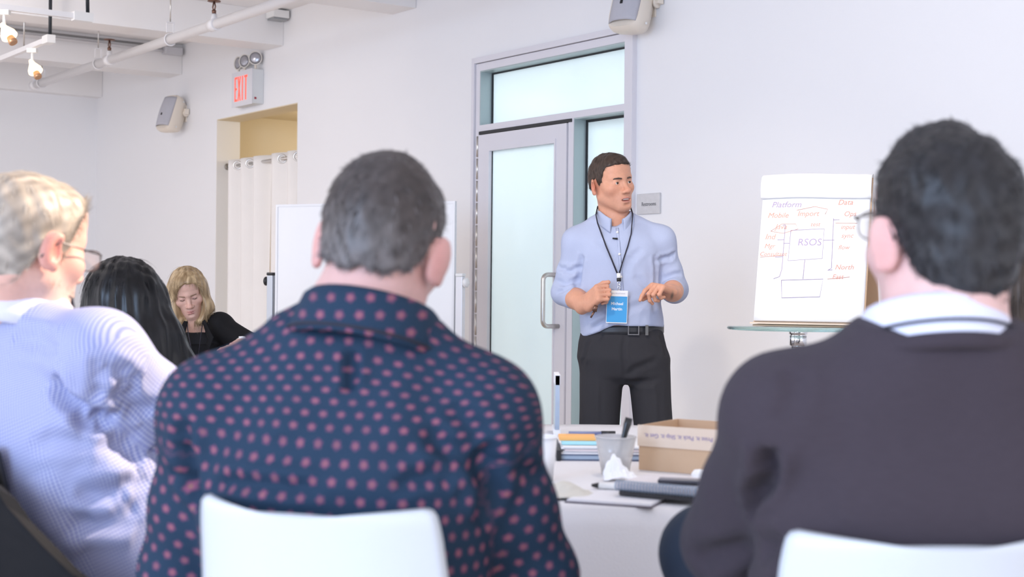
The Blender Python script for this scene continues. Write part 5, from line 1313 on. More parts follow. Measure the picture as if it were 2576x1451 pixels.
    wt = mat('badge_text', (.80, .88, .95), .5); gtx = mat('badge_small_text', (.45, .45, .52), .5)
    text_mesh('Michael', .0165, bf_ @ Matrix.Translation((0, .012, -.0006)), 'lettering', wt, ly, bold=.0004)
    text_mesh('Martin', .0165, bf_ @ Matrix.Translation((0, -.010, -.0006)), 'lettering', wt, ly, bold=.0004)
    text_mesh('Industry Brand Summit', .0068, bf_ @ Matrix.Translation((0, .054, -.0006)), 'lettering', gtx, ly)
    # key hanging from the closed hand
    kt = thing('key', p(1488, 798, -.2), 'bronze key hanging from the closed hand of the standing speaker', 'key')
    MB().tube([p(1500, 768, -.22), p(1495, 783, -.22)], [.008, .010], 10, flat=.4).build('bow', 'bronze', kt)
    MB().tube([p(1495, 783, -.22), p(1486, 799, -.22)], [.0045, .0035], 8, flat=.5).build('blade', 'bronze', kt)
presenter()
# ================================================================== seated men seen from behind
def lan_strip(path, parent_label, w=.011):
    return None
def seated_legs(pelvis, yaw, R3, splay=.10, knee_d=.43, kz=.50, ank_d=.40):
    f = A3(math.sin(R_(yaw)), math.cos(R_(yaw)), 0); r = A3(f[1], -f[0], 0)
    pv = np.asarray(pelvis, float)
    hips = [pv - r * .09 + A3(0, 0, -.0), pv + r * .09]
    knees = [pv + f * knee_d - r * (.09 + splay) + A3(0, 0, kz - pv[2]), pv + f * knee_d + r * (.09 + splay) + A3(0, 0, kz - pv[2])]
    ank = [A3(k[0] - f[0] * .03, k[1] - f[1] * .03, .09) for k in knees]
    return hips, knees, ank, f
def seated_common(t, H, T, keys, neck, sh, el, wr, pelvis, yaw, skin, hf, trm='dark_jeans', stubble=0.0, lowmat=True, res=.009, hres=.0045, hand_s=1.0, splay=.06, red=.3, hair_c=None, cross=None, stub_col=(.22, .17, .15), nr=.058):
    hips, knees, ank, f = seated_legs(pelvis, yaw, T.R, splay)
    if cross is not None: knees[0], ank[0] = cross
    P = head_prims(H, **hf) + skin_torso(T, keys, sh, neck, H, nr=nr)
    for s_, e_, w_ in zip(sh, el, wr): P += [cone(s_, e_, .042, .038, .03), cone(e_, w_, .037, .025, .03)]
    for i in (0, 1):
        d = wr[i] - el[i]; d /= np.linalg.norm(d)
        P += hand_prims(wr[i], d + A3(0, 0, -.15), (0.1 * (1 - 2 * i), 0, 1), 1 if i == 0 else -1, (.35, .5, .35), hand_s)
    P += legs(hips, knees, ank, (.075, .055, .04)) + [cone(a, a + f * .13 + A3(0, 0, -.05), .035, .03, .03) for a in ank]
    ff = [(w_ - .11, w_ + .11, .006) for w_ in wr]
    body(t, H, P, skin, res, hres, stubble, [], red=red, stub_col=stub_col)
    Tr = [loft([(-.09, 0, 0.02, .15, .12), (0, 0, .01, .165, .125), (.08, 0, 0, .16, .115)], T, .04)] + legs(hips, knees, ank, (.090, .072, .062), .0) + [cut(lambda X_, Y_, Z_: .05 - Z_ + 0 * X_ + 0 * Y_)]
    V, F = solid(Tr, .011); fast_obj('trousers', V, F, trm, t)
    for a in ank: shoe(a, f, t)
def neck_strap(T, rx, ry, h, drop, parent_thing, front=.12, w=.0065, tilt=.02, name='strap'):
    """lanyard strap: round the back of a collar and down the chest"""
    pts = []
    for a in np.linspace(math.pi * .30, math.pi * 1.70, 30):
        pts.append(tuple(T.p(rx * math.sin(a), ry * math.cos(a), h + tilt * math.cos(a))))
    p0, p1 = T.p(.05, ry + .02, -.04), T.p(.02, ry + front, -drop)
    q0, q1 = T.p(-.05, ry + .02, -.04), T.p(-.02, ry + front, -drop)
    pts = [tuple(p1), tuple(p0)] + pts + [tuple(q0), tuple(q1)]
    MB().tube(pts, w, 8, flat=.35).build(name, 'lanyard', parent_thing)

def man_flowers():
    D = 1.96; p = lambda x, y, dd=0.0: at(x, y, D + dd)
    t = thing('person', (p(880, 1300)[0], 2.0, 0), 'seated person seen from behind in a navy flower-print shirt', 'person')
    H = Fr(p(960, 630, .03), rotm(11, -6, 8), 1.03)
    neck = p(898, 812, -.01)
    sh = [p(540, 1048, .03), p(1215, 1052, -.02)]; el = [p(455, 1440, .09), p(1347, 1445, .06)]
    wr = [A3(-.25, 2.28, .66), A3(.06, 2.27, .67)]
    pelvis = A3(-.225, 1.99, .54); yaw = 10
    T, L = torso_frame(pelvis, neck, yaw)
    k = L / .61
    keys = [(-.07 * k, 0, 0, .165, .12), (.05 * k, 0, 0, .185, .130), (.18 * k, 0, -.005, .192, .132), (.30 * k, 0, -.015, .203, .134), (.40 * k, 0, -.015, .205, .128), (.47 * k, 0, -.005, .190, .108), (.54 * k, 0, 0, .125, .082), (.585 * k, 0, 0, .082, .074)]
    seated_common(t, H, T, keys, neck + (H.p(0, 0, 0) - neck) * .05, sh, el, wr, pelvis, yaw, (.66, .40, .36), dict(mouth=0, ear=-30, ex=.084, concha=False), stub_col=(.4, .3, .3), nr=.062)
    fl = lambda *q: [p(a, b, c) for a, b, c in q]
    S = [loft(keys, T, .05, 2.4)]
    for i in (0, 1):
        sx = (-1, 1)[i]
        S += [cone(neck + T.R @ A3(sx * .045, 0, -.02), sh[i] + A3(0, 0, .012), .056, .062, .06), ell(sh[i], (.068, .068, .070), .05), cone(sh[i], sh[i] * .45 + el[i] * .55, .068, .060, .035), cone(sh[i] * .45 + el[i] * .55, el[i], .060, .057, .03), cone(el[i], wr[i], .056, .040, .03)]
    V, F = solid(S, .0065); Nn = vnormals(V, F); 
    segs = [(sh[i], el[i], .062, A3(0, -1, 0)) for i in (0, 1)] + [(el[i], wr[i], .05, A3(0, -1, 0)) for i in (0, 1)]
    pat = shirt_pat(V, T, segs)
    V = V + Nn * (.0030 * wob(V, 16, 5))[:, None]
    V = folds(V, Nn, [(fl((872, 890, -.12), (866, 930, -.13), (872, 975, -.13)), 0.0144, .008), (fl((440, 1120, 0), (470, 1190, -.05), (500, 1290, -.06)), 0.0162, .014), (fl((1225, 1130, -.06), (1245, 1220, -.08), (1225, 1330, -.08)), 0.0162, .016),
        (fl((520, 1225, -.10), (640, 1215, -.13), (800, 1240, -.13)), 0.0090, .010), (fl((980, 1205, -.14), (1080, 1190, -.13), (1170, 1195, -.10)), 0.0090, .010), (fl((1080, 1070, -.13), (1150, 1130, -.12), (1215, 1210, -.08)), 0.0108, .014), (fl((1130, 1000, -.12), (1190, 1090, -.10), (1240, 1190, -.06)), 0.0108, .014),
        (fl((455, 1060, -.02), (445, 1100, -.02), (465, 1150, -.05)), 0.0108, .010), (fl((410, 1180, .0), (450, 1215, -.05), (480, 1240, -.06)), 0.0090, .010), (fl((1300, 1180, -.06), (1340, 1200, -.06), (1385, 1190, -.02)), 0.0072, .012),
        (fl((760, 930, -.12), (700, 1000, -.13), (690, 1100, -.14)), -0.0054, .030), (fl((980, 930, -.12), (1010, 1020, -.14), (1010, 1120, -.14)), -0.0054, .030), (fl((620, 1140, -.12), (760, 1150, -.14), (900, 1140, -.14)), 0.0036, .020)])
    sh_ = fast_obj('shirt', V, F, 'flower', t, pat=pat)
    Tc = Fr(neck + A3(.012, -.004, -.026), rotm(12, -16, 6))
    c = collar(Tc, .078, .082, .052, sh_, 'flower_collar', gap=.6, flare=.021, drop=1.2)
    ly = thing('lanyard', neck, 'dark lanyard round the collar of the navy flower-print shirt', 'lanyard')
    neck_strap(Tc, .103, .107, -.004, .30, ly, tilt=.0, w=.0075)
    ln = [(-.13, -.034), (-.095, -.036), (-.060, -.028), (-.040, -.010), (-.024, .016), (-.005, .024), (.008, -.006), (.022, -.012), (.034, .012), (.044, .045), (.060, .066), (.085, .074), (.13, .078)]
    short_hair(t, H, (.058, .042, .037), (.34, .32, .32), .30, 14000, .015, .004, .0005, ln, .0045, (.02, -.075, .09), 5, .25, side_grey=.55, top=.010, noise=.0018)
def flower_collar():
    m = M['flower'].copy(); m.name = 'navy_flower_print_collar'; nt = m.node_tree
    a = next(n for n in nt.nodes if n.type == 'ATTRIBUTE'); tc = N(nt, 'ShaderNodeTexCoord'); mp = N(nt, 'ShaderNodeMapping')
    mp.inputs['Rotation'].default_value = (R_(90), 0, 0); nt.links.new(tc.outputs['Object'], mp.inputs[0])
    s = next(n for n in nt.nodes if n.type == 'SEPXYZ'); nt.links.new(mp.outputs[0], s.inputs[0]); return m
M['flower_collar'] = flower_collar()
man_flowers()

def man_sweater():
    D = 1.74; p = lambda x, y, dd=0.0: at(x, y, D + dd)
    t = thing('person', (p(2380, 1300)[0], 1.8, 0), 'seated person seen from behind in a brown sweater over a white collar', 'person')
    H = Fr(p(2378, 606, .0), rotm(-12, 3, 0), 1.03)
    neck = p(2362, 862, -.03)
    sh = [p(1968, 1052, .0), p(2772, 1060, .02)]; el = [p(1832, 1365, .17), p(2900, 1380, .17)]
    wr = [p(2060, 1330, .40), p(2690, 1330, .40)]
    pelvis = A3(.515, 1.80, .54); yaw = -2
    T, L = torso_frame(pelvis, neck, yaw); k = L / .58
    keys = [(-.07 * k, 0, 0, .18, .12), (.05 * k, 0, 0, .20, .13), (.18 * k, 0, -.005, .218, .138), (.30 * k, 0, -.012, .220, .134), (.40 * k, 0, -.010, .212, .122), (.47 * k, 0, 0, .19, .10), (.53 * k, 0, .005, .145, .092), (.575 * k, 0, .01, .106, .090), (.60 * k, 0, .012, .092, .084)]
    seated_common(t, H, T, keys, neck, sh, el, wr, pelvis, yaw, (.74, .48, .44), dict(mouth=0, ear=-30, ex=.084, concha=False), red=.4, nr=.063, cross=(p(1782, 1392, .46), A3(.44, 2.30, .30)), trm='navy_trousers')
    S = [loft(keys, T, .05, 2.4)]
    for i in (0, 1):
        sx = (-1, 1)[i]
        S += [cone(neck + T.R @ A3(sx * .05, 0, -.035), sh[i] + A3(0, 0, .012), .052, .062, .06), ell(sh[i], (.068, .068, .070), .05), cone(sh[i], sh[i] * .45 + el[i] * .55, .070, .064, .020), cone(sh[i] * .45 + el[i] * .55, el[i], .064, .061, .012), cone(el[i], wr[i], .060, .046, .012)]
    V, F = solid(S, .0065); Nn = vnormals(V, F); V = V + Nn * (.003 * wob(V, 15, 8))[:, None]
    fl = lambda *q: [p(a, b, c) for a, b, c in q]
    V = folds(V, Nn, [(fl((1932, 1140, 0), (1915, 1200, 0), (1897, 1260, 0), (1885, 1320, 0)), .024, .011), (fl((1730, 1420, 0), (1800, 1405, -.04), (1880, 1390, -.06)), .012, .016),
        (fl((1900, 1390, -.08), (1930, 1380, -.10), (1960, 1385, -.11)), .012, .012), (fl((1905, 1200, -.08), (2000, 1235, -.12), (2100, 1260, -.13)), .006, .025), (fl((1990, 905, -.02), (2000, 960, -.06), (1960, 1060, -.07)), .004, .012)])
    sw = fast_obj('sweater', V, F, 'sweater', t)
    Tc = Fr(neck + A3(.0, .012, -.016), rotm(-4, -16, 0))
    pts = [tuple(Tc.p(.092 * math.sin(a), .094 * math.cos(a), -.004)) for a in np.linspace(0, 2 * math.pi, 48, endpoint=False)]
    MB().tube(pts, .011, 8, closed=True).build('neckband', 'sweater', sw)
    collar(Tc, .074, .078, .055, t, 'white_shirt', 'shirt_collar', gap=.5, flare=.014, drop=.6)
    ly = thing('lanyard', neck, 'dark lanyard round the white collar above the brown sweater', 'lanyard')
    neck_strap(Tc, .0925, .0955, .021, .28, ly, tilt=.0, w=.0058)
    ln = [(-.13, -.092), (-.095, -.090), (-.070, -.070), (-.045, -.036), (-.026, .010), (-.005, .024), (.008, -.006), (.022, -.012), (.034, .012), (.044, .045), (.060, .066), (.085, .074), (.13, .078)]
    quiff = [ell(H.p(.012, .035, .105), A3(.055, .055, .040), .02, H.R), ell(H.p(-.055, -.035, .055), A3(.026, .05, .045), .03, H.R)]
    short_hair(t, H, (.022, .020, .022), (.10, .105, .115), .16, 15000, .017, .006, .0005, ln, .0045, (-.02, -.085, .075), 8, .25, side_grey=.30, top=.004, noise=.002, extra=quiff)
    glasses(H, t, m='glasses_metal', dz=.018)
man_sweater()

def man_check():
    D = 2.5; p = lambda x, y, dd=0.0: at(x, y, D + dd)
    t = thing('person', (-.75, 2.55, 0), 'seated person with glasses in a fine blue checked shirt at the left', 'person')
    H = Fr(p(66, 622, .02), rotm(33, -9, 3), 1.05)
    neck = p(22, 812, .04)
    sh = [A3(-1.03, 2.68, 1.03), p(252, 900, -.06)]; el = [A3(-1.08, 2.86, .74), p(475, 1098, .06)]
    wr = [A3(-.80, 3.02, .70), A3(-.34, 2.74, .80)]
    pelvis = A3(-.66, 2.56, .54); yaw = 36
    T, L = torso_frame(pelvis, neck + A3(0, .0, 0), yaw); k = L / .62
    keys = [(-.07 * k, 0, 0, .165, .135), (.05 * k, 0, .0, .18, .15), (.18 * k, 0, -.01, .185, .150), (.30 * k, 0, -.02, .19, .142), (.40 * k, 0, -.02, .195, .130), (.47 * k, 0, -.01, .18, .11), (.54 * k, 0, 0, .13, .09), (.60 * k, 0, .01, .08, .072)]
    seated_common(t, H, T, keys, neck, sh, el, wr, pelvis, yaw, (.66, .38, .30), dict(mouth=0), stubble=.9, stub_col=(.50, .44, .40), red=.45, nr=.06)
    S = [loft(keys, T, .05, 2.3)]
    for i in (0, 1):
        sx = (-1, 1)[i]
        S += [cone(neck + T.R @ A3(sx * .05, 0, -.03), sh[i] + A3(0, 0, .012), .052, .060, .06), ell(sh[i], (.066, .066, .068), .05), cone(sh[i], sh[i] * .45 + el[i] * .55, .072, .068, .035), cone(sh[i] * .45 + el[i] * .55, el[i], .068, .062, .03), cone(el[i], wr[i], .058, .042, .03)]
    V, F = solid(S, .0065); Nn = vnormals(V, F)
    segs = [(sh[i], el[i], .065, A3(0, -1, 0)) for i in (0, 1)] + [(el[i], wr[i], .05, A3(0, -1, 0)) for i in (0, 1)]
    pat = shirt_pat(V, T, segs)
    V = V + Nn * (.0035 * wob(V, 15, 12))[:, None]
    fl = lambda *q: [p(a, b, c) for a, b, c in q]
    V = folds(V, Nn, [(fl((118, 950, -.16), (150, 1005, -.15), (220, 1050, -.12), (300, 1060, -.08)), .020, .013), (fl((240, 905, -.10), (250, 960, -.11), (235, 1010, -.12)), .007, .010), (fl((265, 925, -.12), (320, 955, -.10), (360, 985, -.08)), .010, .013), (fl((290, 980, -.11), (330, 1020, -.09), (390, 1050, -.05)), .010, .013),
        (fl((60, 1115, -.17), (160, 1110, -.16), (260, 1075, -.11)), .007, .014), (fl((180, 1250, -.14), (290, 1235, -.11), (380, 1200, -.06)), .014, .014), (fl((200, 1280, -.14), (300, 1270, -.11), (385, 1245, -.06)), .012, .013), (fl((150, 1330, -.15), (260, 1320, -.12), (370, 1300, -.06)), .012, .016), (fl((80, 1200, -.17), (120, 1320, -.16), (200, 1400, -.14)), -.008, .03),
        (fl((20, 850, -.12), (90, 850, -.13), (130, 880, -.13)), .008, .016), (fl((270, 1090, -.10), (320, 1120, -.09), (370, 1170, -.07)), .014, .02)])
    s_ = fast_obj('shirt', V, F, 'check', t, pat=pat)
    Tc = Fr(neck + A3(.016, .004, .004), rotm(36, -12, 0))
    c = collar(Tc, .074, .080, .050, s_, 'check_plain', gap=.5, flare=.020, drop=1.6)
    ly = thing('lanyard', neck, 'dark lanyard under the collar of the blue checked shirt', 'lanyard')
    neck_strap(Tc, .080, .086, .053, .28, ly, tilt=.0, w=.0055)
    glasses(H, t)
    ln = [(-.13, -.092), (-.085, -.096), (-.060, -.085), (-.040, -.050), (-.022, .008), (-.005, .020), (.008, -.012), (.022, -.022), (.034, .008), (.044, .040), (.055, .066), (.075, .084), (.13, .092)]
    short_hair(t, H, (.36, .28, .22), (.70, .62, .52), .62, 15000, .026, .0055, .0005, ln, .0045, (.0, -.05, .11), 12, .06, side_grey=.35, noise=.0015, jit=.08, hug=.7)
    # trimmed grey beard along the jaw
    V2, F2 = solid(head_prims(H, mouth=0), .004, it=0); N2 = vnormals(V2, F2); Lc = H.loc(V2)
    keep = (Lc[:, 2] < -.045) & (Lc[:, 1] > .0) & (Lc[:, 2] > -.125) & ~((np.abs(Lc[:, 0]) < .028) & (Lc[:, 2] > -.083) & (Lc[:, 1] > .06)) & (Lc[:, 2] < -.045 - .25 * np.maximum(0, Lc[:, 1] - .05))
    VV, FF, cc = strands(V2, N2, 3500, lambda q, n: np.tile(A3(0, 0, -1), (len(q), 1)) + .2 * n, .010, .0005, lambda q, r: np.clip(np.where(r.random((len(q), 1)) < .6, A3(.55, .48, .42), A3(.33, .22, .16)) * r.uniform(.8, 1.2, (len(q), 1)), 0, 1), segs=2, lift=.5, seed=4, keep=keep)
    fast_obj('beard', VV, FF, 'hair', t, cols=cc, kind='stuff')
M['check_plain'] = mat('pale_check_collar', (.62, .60, .70), .8, noise=.10, nscale=500)
man_check()
# his chair with a dark coat and a tweed jacket over the back
M['black_shell'] = mat('black_chair_plastic', (.012, .012, .014), .5)
tc_, cf = chair((-.765, 2.60, 0), R_(-62), 'black chair of the person in the checked shirt under a coat', m='black_shell', group='black chairs')
ct = thing('jacket', cf @ Vector((0, -.26, .30)), 'black coat and speckled tweed jacket over the chair at the bottom left', 'jacket')
def drape(s0, s1, off, z0, z1, m, name, seed, thick=.012, wid=.0):
    P = []; ph = np.random.default_rng(seed).uniform(0, 6, 4)
    for i in range(26):
        q = i / 25; row = []
        for j in range(30):
            u = s0 + (s1 + wid * min(q, .36) - s0) * j / 29
            wv = .010 * math.sin(u * 40 + ph[0]) + .007 * math.sin(u * 75 + ph[1] + q * 3)
            y = -.20 - off - .03 * (1 - q) - .03 * q + wv * (1 - .5 * (1 - q)) + .045 * abs(u / .2) ** 2
            row.append((u, y, z1 + (z0 - z1) * q + .012 * math.sin(u * 22 + ph[2]) * (1 - q)))
        P.append(row)
    MB(cf).sheet(P, thick).build(name, m, ct)
drape(-.25, .20, .055, .18, .88, 'black_cloth', 'coat', 1, .02, .85)
def tweed():
    m, nt, b = new_mat('speckled_tweed'); b.inputs['Roughness'].default_value = .95
    tc = N(nt, 'ShaderNodeTexCoord'); nz = N(nt, 'ShaderNodeTexNoise'); nz.inputs['Scale'].default_value = 75; nz.inputs['Detail'].default_value = 3; nt.links.new(tc.outputs['Object'], nz.inputs['Vector'])
    mr = N(nt, 'ShaderNodeMapRange'); nt.links.new(nz.outputs[0], mr.inputs[0]); mr.inputs[1].default_value = .46; mr.inputs[2].default_value = .60
    nt.links.new(mix_col(nt, mr.outputs[0], (.010, .014, .018), (.12, .20, .25)), b.inputs['Base Color'])
    bp = N(nt, 'ShaderNodeBump'); bp.inputs['Distance'].default_value = .01; nt.links.new(nz.outputs[0], bp.inputs['Height']); nt.links.new(bp.outputs[0], b.inputs['Normal'])
    return m
M['tweed'] = tweed()
drape(-.30, .10, .10, .20, .84, 'tweed', 'tweed_front', 2, .02, .50)
# ================================================================== seated women
def fall(t, H, prims, cols, gloss, name='hair', res=.006, n=5000, length=.05, rad=.0007, down=1.0, seed=2, noise=.0025, cutf=None, lift=.06, nn=None, segs=4, streak=120, hug=.5, droop=.9, avoid=None):
    V, F = solid(prims + ([cut(cutf, .006)] if cutf else []), res, it=1); Nn = vnormals(V, F)
    # combed locks: ridges that run down the fall of the hair
    a = np.arctan2(V[:, 0] - H.o[0], V[:, 1] - H.o[1])
    V = V + Nn * (noise * (np.sin(a * streak / 6 + 2 * wob(V * A3(1, 1, .3), 30, 4)) * .6 + wob(V * A3(1, 1, .18), 120, 14)))[:, None]
    dk, lt = np.array(cols[0]), np.array(cols[1])
    g = np.clip(.5 + .5 * wob(V * A3(1, 1, .15), 150, 30), 0, 1)[:, None]
    sh = fast_obj(name, V, F, gloss, t, cols=np.clip(dk * (1 - g) + lt * g, 0, 1))
    Nn = vnormals(V, F); c = H.p(0, -.03, .11)
    def df(p, n_): d = p - c; d = d / np.maximum(np.linalg.norm(d, axis=1, keepdims=True), 1e-6); d[:, 2] -= down; return d
    VV, FF, cc = strands(V, Nn, n, df, length, rad, lambda p, r: np.clip((dk + (lt - dk) * r.random((len(p), 1))) * r.uniform(.8, 1.2, (len(p), 1)), 0, 1), segs=segs, lift=lift, seed=seed, jit=.06, hug=hug, droop=droop, avoid=avoid)
    fast_obj('hair_strands', VV, FF, gloss, sh, cols=cc, kind='stuff')
    return sh
def woman_top(t, T, keys, neck, sh, el, wr, m, name, rs=(.052, .054, .050, .045, .034), k=.05, res=.008, wobble=.003, fold=()):
    S = [loft(keys, T, .05, 2.3)]
    for i in (0, 1):
        sx = (-1, 1)[i]
        S += [cone(neck + T.R @ A3(sx * .045, 0, -.04), sh[i], .042, rs[0], .05), ell(sh[i], rs[1], .04), cone(sh[i], el[i], rs[1], rs[2], .03), cone(el[i], wr[i] * .85 + el[i] * .15, rs[3], rs[4], .03)]
    V, F = solid(S, res); Nn = vnormals(V, F); V = V + Nn * (wobble * wob(V, 18, 22))[:, None]
    if fold: V = folds(V, Nn, fold)
    return fast_obj(name, V, F, m, t)
WK = lambda k, w=1.0: [(-.07 * k, 0, 0, .17 * w, .12), (.05 * k, 0, 0, .165 * w, .12), (.18 * k, 0, 0, .145 * w, .105), (.30 * k, 0, .005, .158 * w, .112), (.40 * k, 0, .0, .162 * w, .105), (.47 * k, 0, 0, .14 * w, .085), (.52 * k, 0, 0, .10, .07), (.56 * k, 0, 0, .06, .055)]

def woman_black_hair():
    D = 4.2; p = lambda x, y, dd=0.0: at(x, y, D + dd)
    t = thing('person', (p(330, 900)[0], 4.25, 0), 'seated person in black turned away, beyond the checked shirt sleeve', 'person')
    H = Fr(p(322, 768), rotm(46, -6, 0), .96)
    neck = p(318, 905, .0); yaw = 40
    pelvis = A3(neck[0] - .02, 4.2, .53); T, L = torso_frame(pelvis, neck, yaw); keys = WK(L / .57)
    r = A3(math.cos(R_(yaw)), -math.sin(R_(yaw)), 0)
    sh = [neck - r * .17 + A3(0, 0, -.07), neck + r * .17 + A3(0, 0, -.07)]
    f = A3(math.sin(R_(yaw)), math.cos(R_(yaw)), 0)
    el = [sh[0] + f * .10 + A3(0, 0, -.25), sh[1] + f * .12 + A3(0, 0, -.24)]; wr = [el[0] + f * .24 + r * .08 + A3(0, 0, .04), el[1] + f * .24 - r * .06 + A3(0, 0, .04)]
    seated_common(t, H, T, keys, neck, sh, el, wr, pelvis, yaw, (.50, .29, .20), dict(fem=True, mouth=0), res=.010, hres=.004, hand_s=.9, nr=.048)
    woman_top(t, T, keys, neck, sh, el, wr, 'black_cloth', 'black_top')
    face_bits(t, H, brow=(.015, .012, .012), lashes=True, brow_r=.0024)
    q = p
    P = [ell(H.p(0, -.018, .036), A3(.092, .108, .104), .02, H.R), cone(q(300, 740, -.04), q(262, 830, -.04), .085, .075, .05), cone(q(262, 830, -.04), q(245, 930, -.03), .065, .06, .05),
         cone(q(330, 760, -.05), q(345, 880, -.06), .095, .100, .05), cone(q(345, 880, -.06), q(385, 985, -.05), .100, .09, .05), cone(q(370, 770, -.02), q(402, 850, -.04), .045, .055, .05), cone(q(402, 850, -.04), q(455, 935, -.04), .055, .05, .05), cone(q(455, 935, -.04), q(470, 985, -.04), .045, .03, .04),
         ell(H.p(.01, .10, -.03), A3(.066, .062, .085), .02, H.R, 's')]
    fall(t, H, P, ((.0018, .0018, .0024), (.008, .0075, .0095)), 'hair_gloss', n=9000, length=.07, rad=.0006, down=1.6, noise=.003, lift=.0, seed=6)
woman_black_hair()

def woman_blonde():
    D = 7.0; p = lambda x, y, dd=0.0: at(x, y, D + dd)
    t = thing('person', (p(490, 900)[0], 7.0, 0), 'seated person in a black blazer looking down at the far table', 'person')
    H = Fr(p(474, 737), rotm(167, -21, 11), .94)
    neck = p(490, 822, .04); yaw = 178
    pelvis = A3(neck[0], 7.12, .52); T, L = torso_frame(pelvis, neck, yaw); keys = WK(L / .56)
    sh = [p(552, 822, .03), p(428, 832, .04)]              # her left is on the right of the picture
    el = [p(640, 872, -.12), p(395, 950, -.1)]
    wr = [p(606, 866, -.36), p(470, 918, -.30)]
    seated_common(t, H, T, keys, neck, sh, el, wr, pelvis, yaw, (.62, .385, .31), dict(fem=True, mouth=0, lids=.10, jaw=.96), res=.010, hres=.0026, hand_s=.9, red=.22, nr=.046)
    P = [loft(keys, T, .05, 2.3)]
    P.append(ell(p(490, 800, -.06), (.055, .09, .052), .01, op='s'))
    V, F = solid(P, .007); fast_obj('black_top', V, F, 'black_knit', t)
    K2 = [(a, b, c + .004, d + .014, e + .012) for a, b, c, d, e in keys if a < .50 * L / .56]
    S = [loft(K2, T, .05, 2.4)]
    for i in (0, 1): S += [cone(neck + T.R @ A3((-1, 1)[i] * .05, -.01, -.035), sh[i] + A3(0, 0, .01), .040, .056, .05), ell(sh[i], .060, .04), cone(sh[i], el[i], .060, .056, .03), cone(el[i], wr[i] * .55 + el[i] * .45, .054, .046, .03)]
    S.append(cone(p(491, 812, -.16), p(487, 960, -.16), .036, .060, .01, 's'))
    V, F = solid(S, .007); Nn = vnormals(V, F); V = V + Nn * (.002 * wob(V, 22, 22))[:, None]
    bz = fast_obj('blazer', V, F, 'black_cloth', t)
    for sx, pts in ((1, [(512, 806, -.10), (530, 850, -.125), (513, 905, -.135)]), (-1, [(468, 808, -.10), (452, 850, -.125), (463, 905, -.135)])):
        MB().tube([tuple(p(*q)) for q in pts], [.010, .022, .012], 8, flat=.18).build('lapel', 'black_cloth', bz)
    ly = thing('lanyard', neck, 'thin dark lanyard hanging inside the open black blazer', 'lanyard')
    for x in (-1, 1): MB().tube([tuple(p(490 + x * 20, 808, -.09)), tuple(p(490 + x * 16, 840, -.13)), tuple(p(492 + x * 6, 905, -.145))], .0045, 6, flat=.4).build('strap', 'lanyard', ly)
    w_ = wr[0] * .93 + el[0] * .07; d = (wr[0] - el[0]); d /= np.linalg.norm(d); u1 = np.cross(d, A3(0, 0, 1)); u1 /= np.linalg.norm(u1); u2 = np.cross(u1, d)
    wt = thing('wristwatch', w_, 'silver wristwatch at the cuff of the black blazer', 'watch')
    MB().tube([tuple(w_ + .031 * (math.cos(a) * u1 + math.sin(a) * u2)) for a in np.linspace(0, 6.283, 24, endpoint=False)], .006, 8, closed=True).build('band', 'steel', wt)
    MB(Matrix.Translation(V3(w_ + .034 * u2)) @ Vector(u2).to_track_quat('Z', 'Y').to_matrix().to_4x4()).lathe([(0, -.003), (.015, -.003), (.016, .003), (0, .005)], 20).build('case', 'white_plastic', wt)
    face_bits(t, H, brow=(.20, .13, .08), lashes=True, brow_r=.0022)
    q = p
    sub = [ell(H.p(-.004, .098, -.028), A3(.068, .070, .092), .012, H.R, 's'), ell(H.p(-.014, .092, .034), A3(.052, .055, .046), .012, H.R, 's')]
    def inface(Q): L = H.loc(Q); return (L[:, 1] > .045) & (((L[:, 0] + .006) / .058) ** 2 + ((L[:, 2] + .02) / .088) ** 2 < 1)
    P = [ell(H.p(0, -.012, .035), A3(.088, .106, .098), .02, H.R), ell(H.p(0, .03, .06), A3(.074, .062, .066), .02, H.R)] + \
        [cone(H.p(.068, .005, .02), q(437, 772, -.02), .036, .038, .04), cone(q(437, 772, -.02), q(449, 808, -.03), .038, .034, .03), cone(H.p(-.066, .005, .02), q(517, 770, .0), .034, .036, .04), cone(q(517, 770, .0), q(505, 803, -.01), .036, .028, .03),
         cone(H.p(0, -.07, -.0), q(478, 800, .06), .08, .07, .05)] + sub + [ell(q(490, 790, -.14), (.045, .10, .045), .01, op='s')]
    fall(t, H, P, ((.24, .15, .07), (.66, .49, .29)), 'hair_gloss', res=.0045, n=6000, length=.055, rad=.0007, down=1.2, noise=.0025, lift=.0, seed=9, avoid=inface)
woman_blonde()

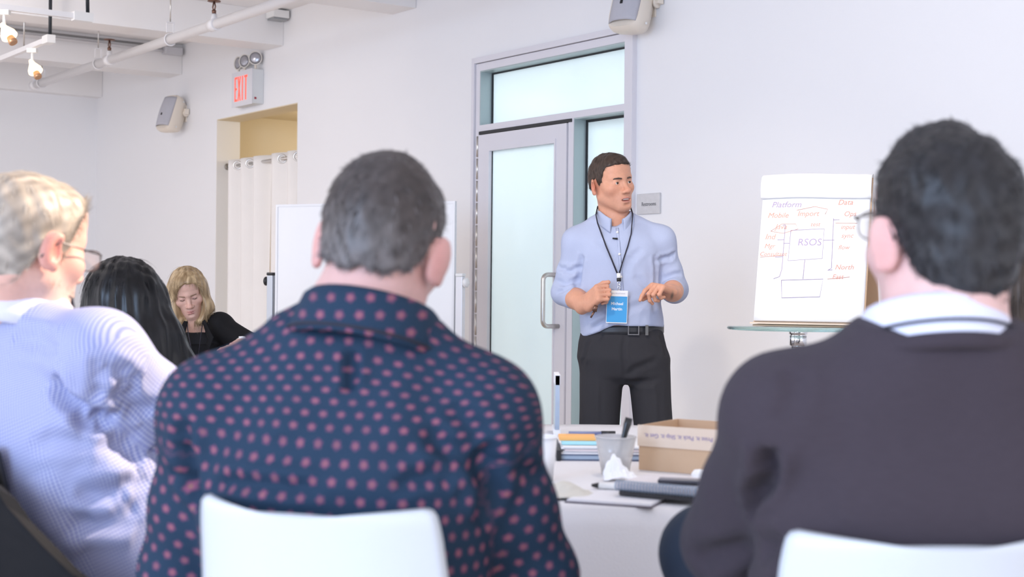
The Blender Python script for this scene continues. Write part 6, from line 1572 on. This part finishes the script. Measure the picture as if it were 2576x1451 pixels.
def woman_teal():
    D = 3.7; p = lambda x, y, dd=0.0: at(x, y, D + dd)
    t = thing('person', (p(2620, 900)[0], 3.7, 0), 'person in a dark teal top at the right edge', 'person')
    H = Fr(p(2606, 690), rotm(-35, -2, 0), .96)
    neck = p(2615, 830, .0); yaw = -45
    pelvis = A3(neck[0] + .02, 3.72, .53); T, L = torso_frame(pelvis, neck, yaw); keys = WK(L / .57)
    r = A3(math.cos(R_(yaw)), -math.sin(R_(yaw)), 0); f = A3(math.sin(R_(yaw)), math.cos(R_(yaw)), 0)
    sh = [neck - r * .17 + A3(0, 0, -.06), neck + r * .17 + A3(0, 0, -.06)]
    el = [sh[0] + f * .12 + A3(0, 0, -.25), sh[1] + f * .12 + A3(0, 0, -.25)]; wr = [el[0] + f * .10 + A3(.05, .1, -.05), el[1] + f * .18 + A3(0, 0, -.03)]
    seated_common(t, H, T, keys, neck, sh, el, wr, pelvis, yaw, (.62, .40, .33), dict(fem=True, mouth=0), res=.011, hres=.005, hand_s=.9, nr=.047)
    woman_top(t, T, keys, neck, sh, el, wr, 'teal', 'teal_top', res=.009)
    q = p
    P = [ell(H.p(0, -.018, .036), A3(.086, .106, .102), .02, H.R), cone(q(2580, 660, -.03), q(2548, 740, -.04), .07, .062, .05), cone(q(2548, 740, -.04), q(2545, 800, -.05), .062, .045, .05), cone(q(2620, 700, -.05), q(2625, 800, -.06), .095, .09, .05), cone(q(2680, 690, 0), q(2690, 800, 0), .05, .05, .05),
         ell(H.p(.0, .10, -.03), A3(.068, .064, .09), .02, H.R, 's')]
    fall(t, H, P, ((.035, .024, .018), (.12, .085, .062)), 'hair', res=.007, n=5000, length=.08, rad=.0007, down=1.3, noise=.003, lift=.05, seed=13)
woman_teal()
# chairs under the women and a navy chair by the table
chair((-1.16, 4.24, 0), R_(-40), 'white chair under the person in black turned away')
chair((-1.58, 7.10, 0), R_(180), 'white chair under the person in the black blazer')
chair((1.36, 3.72, 0), R_(45), 'white chair under the person in the teal top')
pass
#M['navy_shell'] = mat('navy_upholstery', (.006, .018, .040), .7, noise=.1, nscale=100)
#pc = at(1770, 1262, 2.36); chair((pc[0] + .02, pc[1] + .24, 0), R_(6), 'dark navy chair between the round table and the brown sweater', m='navy_shell', group='navy chairs')
